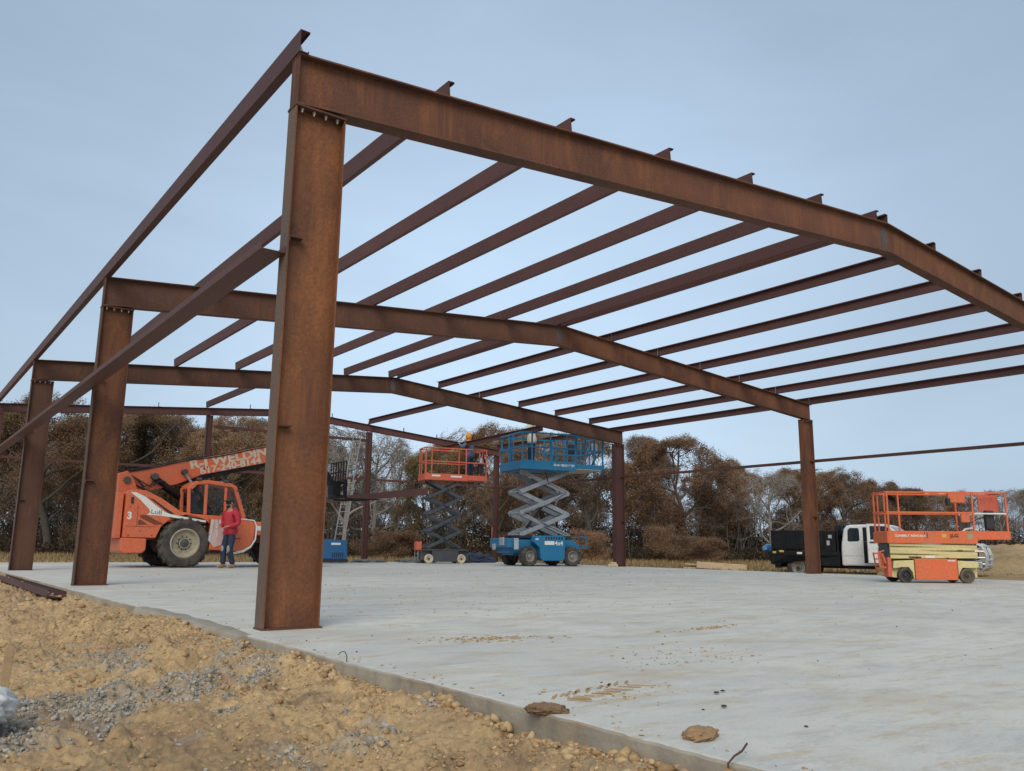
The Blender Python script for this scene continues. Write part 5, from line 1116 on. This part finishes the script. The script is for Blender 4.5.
for a in [
 ('oak', -28, 52, 396, 'brown leaved oak at the far left behind the third left column', 1.1),
 ('oak_b', 46, 49, 398, 'large oak with thick pale trunk between the two far left columns', 1.05),
 ('cedar', 92, 53, 478, 'dark evergreen low behind the second left column', 1.3),
 ('oak', 128, 52, 406, 'brown oak rising behind the tail of the telehandler', 1.0),
 ('oak_c', 172, 55, 416, 'drab oak behind the raised boom foot of the telehandler', 1.0),
 ('olive', 206, 57, 424, 'olive brown tree behind the slim end column above the boom', .9),
 ('oak_b', 236, 53, 416, 'brown oak over the lettered part of the boom', .85),
 ('oak_c', 268, 56, 420, 'drab oak half hidden by the near left column', .9),
 ('olive', 306, 55, 428, 'olive tree showing just right of the near column foot', .95),
 ('bare', 344, 50, 424, 'pale bare tree behind the aluminium ladder', .8),
 ('bare_b', 372, 54, 428, 'pale bare tree behind the middle slim end column', .8),
 ('bare', 398, 60, 447, 'thin bare tree left of the raised red lift', .8),
 ('olive', 438, 53, 446, 'olive brown tree directly behind the red lift', .95),
 ('bare_b', 468, 60, 426, 'tall thin bare tree above the orange hooded person', .8),
 ('oak_b', 497, 50, 428, 'oak with stout trunk between the red and blue lifts', .9),
 ('oak', 548, 55, 428, 'brown oak directly behind the grey arms of the blue lift', 1.0),
 ('oak_c', 596, 53, 432, 'drab oak behind the right end of the blue platform', .9),
 ('oak_c', 634, 57, 436, 'drab oak just right of the far right column', .85),
 ('russet', 688, 52, 440, 'large rounded russet oak, biggest tree right of the far column', 1.05),
 ('oak_b', 722, 56, 462, 'brown oak on the right shoulder of the large russet oak', .9),
 ('bare_b', 772, 50, 469, 'pale grey bare tree above the black truck bed', .95),
 ('cedar', 742, 54, 520, 'low dark evergreen just left of the black truck bed', 1.5),
 ('russet_b', 806, 55, 470, 'russet oak behind the second right column', 1.1),
 ('russet', 846, 57, 472, 'rounded russet oak above the white truck cab', 1.05),
 ('russet_b', 884, 60, 484, 'russet oak over the left end of the lowered orange lift', 1.1),
 ('oak', 925, 62, 492, 'brown oak seen through the rails of the lowered orange lift', 1.2),
 ('russet', 968, 64, 494, 'russet oak behind the right end of the lowered lift platform', 1.2),
 ('bare', 1004, 60, 489, 'grey thinly leaved tree just right of the lowered orange lift', 1.05),
 ('oak_c', 1042, 62, 490, 'drab oak at the right edge beyond the earth mound', 1.2)]:
    tree(a[0], a[1], a[2], a[3], a[4], a[5])
for u, d, tv, lb, sx in [(700, 46, 537, 'sprawling russet shrub low in front of the large russet oak', 2.1), (590, 47, 531, 'reddish shrub at the wood edge left of the far right column', 1.3), (152, 47, 528, 'brown shrub at the wood edge under the telehandler', 1.2), (395, 47, 531, 'tan shrub at the wood edge left of red lift base', 2.0), (660, 48, 527, 'russet shrub beside the lone thin post', .9)]:
    tree('shrub', u, d, tv, lb, sx, group='shrubs along the edge of the wood', cat='shrub')
# the wood behind reads as one mass
rng = np.random.default_rng(77); VV, FF, LV, LF, o1, o2 = [], [], [], [], 0, 0
tmpl = [grow(20+k, 9, rng.uniform(-.1, .1), 9, .9, .15, leaf_n=20000, leaf_s=(.055, .11), gap=.40, twig=3) for k in range(3)]
SKY = [(-120, 400), (0, 402), (60, 404), (130, 414), (210, 430), (260, 424), (330, 440), (395, 462), (440, 455), (500, 440), (560, 438), (640, 446), (700, 452), (740, 474), (830, 480), (880, 492), (960, 502), (1100, 498)]
for k in range(46):
    u = -110+k*25.9+rng.uniform(-8, 8); d = rng.uniform(66, 84); tv = np.interp(u, [a for a, _ in SKY], [b_ for _, b_ in SKY])+rng.uniform(24, 62)
    q = at(u, 550, d); h = at(u, tv, d)[2]+.3; (V, Fb), (Vl, Fl) = tmpl[k % 3]; s = h/9.; a = rng.uniform(0, 6.28); M_ = np.array([[math.cos(a), -math.sin(a), 0], [math.sin(a), math.cos(a), 0], [0, 0, 1]])*s
    for S_, (X_, F_) in ((0, (V, Fb)), (1, (Vl, Fl))):
        Xn = X_ @ M_.T+np.array([q[0], q[1], -.3])
        if S_ == 0: VV.append(Xn); FF.append(F_+o1); o1 += len(Xn)
        else: LV.append(Xn); LF.append(F_+o2); o2 += len(Xn)
wd_ = empty('wood', (0, 0, 0), 0, 'dense brown winter wood closing the view behind the site', 'wood'); wd_['kind'] = 'stuff'
bpy.data.objects.remove(wd_)
Vw = np.concatenate(VV+LV); Fw = np.concatenate([np.concatenate(FF), np.concatenate(LF)+o1])
mw = npmesh('wood', Vw, Fw, 'leaf_drab'); mw.data.materials.append(MATS['bark_dark'])
mi = np.zeros(len(Fw), np.int32); mi[:sum(len(f) for f in FF)] = 1; mw.data.polygons.foreach_set('material_index', mi)
tag(mw, 'dense brown winter wood closing the view behind the site', 'wood', kind='stuff')
# undergrowth along the foot of the wood
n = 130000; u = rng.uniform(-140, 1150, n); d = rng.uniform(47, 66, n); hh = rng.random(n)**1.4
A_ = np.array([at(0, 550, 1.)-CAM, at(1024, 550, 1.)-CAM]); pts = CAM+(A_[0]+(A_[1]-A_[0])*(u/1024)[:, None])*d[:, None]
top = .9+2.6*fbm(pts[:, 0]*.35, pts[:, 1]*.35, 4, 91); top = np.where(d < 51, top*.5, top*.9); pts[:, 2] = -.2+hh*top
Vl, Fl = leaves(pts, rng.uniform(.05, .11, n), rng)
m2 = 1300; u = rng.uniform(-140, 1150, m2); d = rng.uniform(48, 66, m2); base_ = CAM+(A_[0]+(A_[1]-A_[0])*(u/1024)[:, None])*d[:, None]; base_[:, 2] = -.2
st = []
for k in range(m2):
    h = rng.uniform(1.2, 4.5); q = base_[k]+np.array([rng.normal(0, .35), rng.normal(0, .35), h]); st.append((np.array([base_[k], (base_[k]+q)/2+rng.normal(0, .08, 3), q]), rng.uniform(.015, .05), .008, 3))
Vs, Fs = tubes(st); mu = npmesh('undergrowth', np.concatenate([Vl, Vs]), np.concatenate([Fl, Fs+len(Vl)]), 'leaf_shaded'); mu.data.materials.append(MATS['bark_dark'])
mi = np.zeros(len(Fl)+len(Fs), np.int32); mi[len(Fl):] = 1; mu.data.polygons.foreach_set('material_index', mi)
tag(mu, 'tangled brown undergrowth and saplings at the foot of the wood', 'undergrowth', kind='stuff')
# dry grass
n = 42000; u = rng.uniform(-100, 1130, n); d = 27+23*rng.random(n)**.7; pts = CAM+(A_[0]+(A_[1]-A_[0])*(u/1024)[:, None])*d[:, None]
k = ~((pts[:, 0] > XE-.3) & (pts[:, 0] < XR+.4) & (pts[:, 1] < YB+.4)) & (pts[:, 0] > -6); pts = pts[k]; d = d[k]; n = len(pts)
pts[:, 2] = -.19; a = rng.uniform(0, 6.28, n); hgt = rng.uniform(.06, .26, n)*np.clip((d-25)/12, .4, 1.25); wv = rng.uniform(.02, .05, n)
dx = np.stack([np.cos(a), np.sin(a), np.zeros(n)], -1)*wv[:, None]; tp = pts+np.stack([rng.normal(0, .07, n), rng.normal(0, .07, n), hgt], -1)
V = np.stack([pts-dx, pts+dx, tp], 1).reshape(-1, 3); tag(npmesh('dry_grass', V, np.arange(3*n).reshape(n, 3), 'grass_blade'), 'dry tan grass between the slab and the wood', 'grass', kind='stuff')
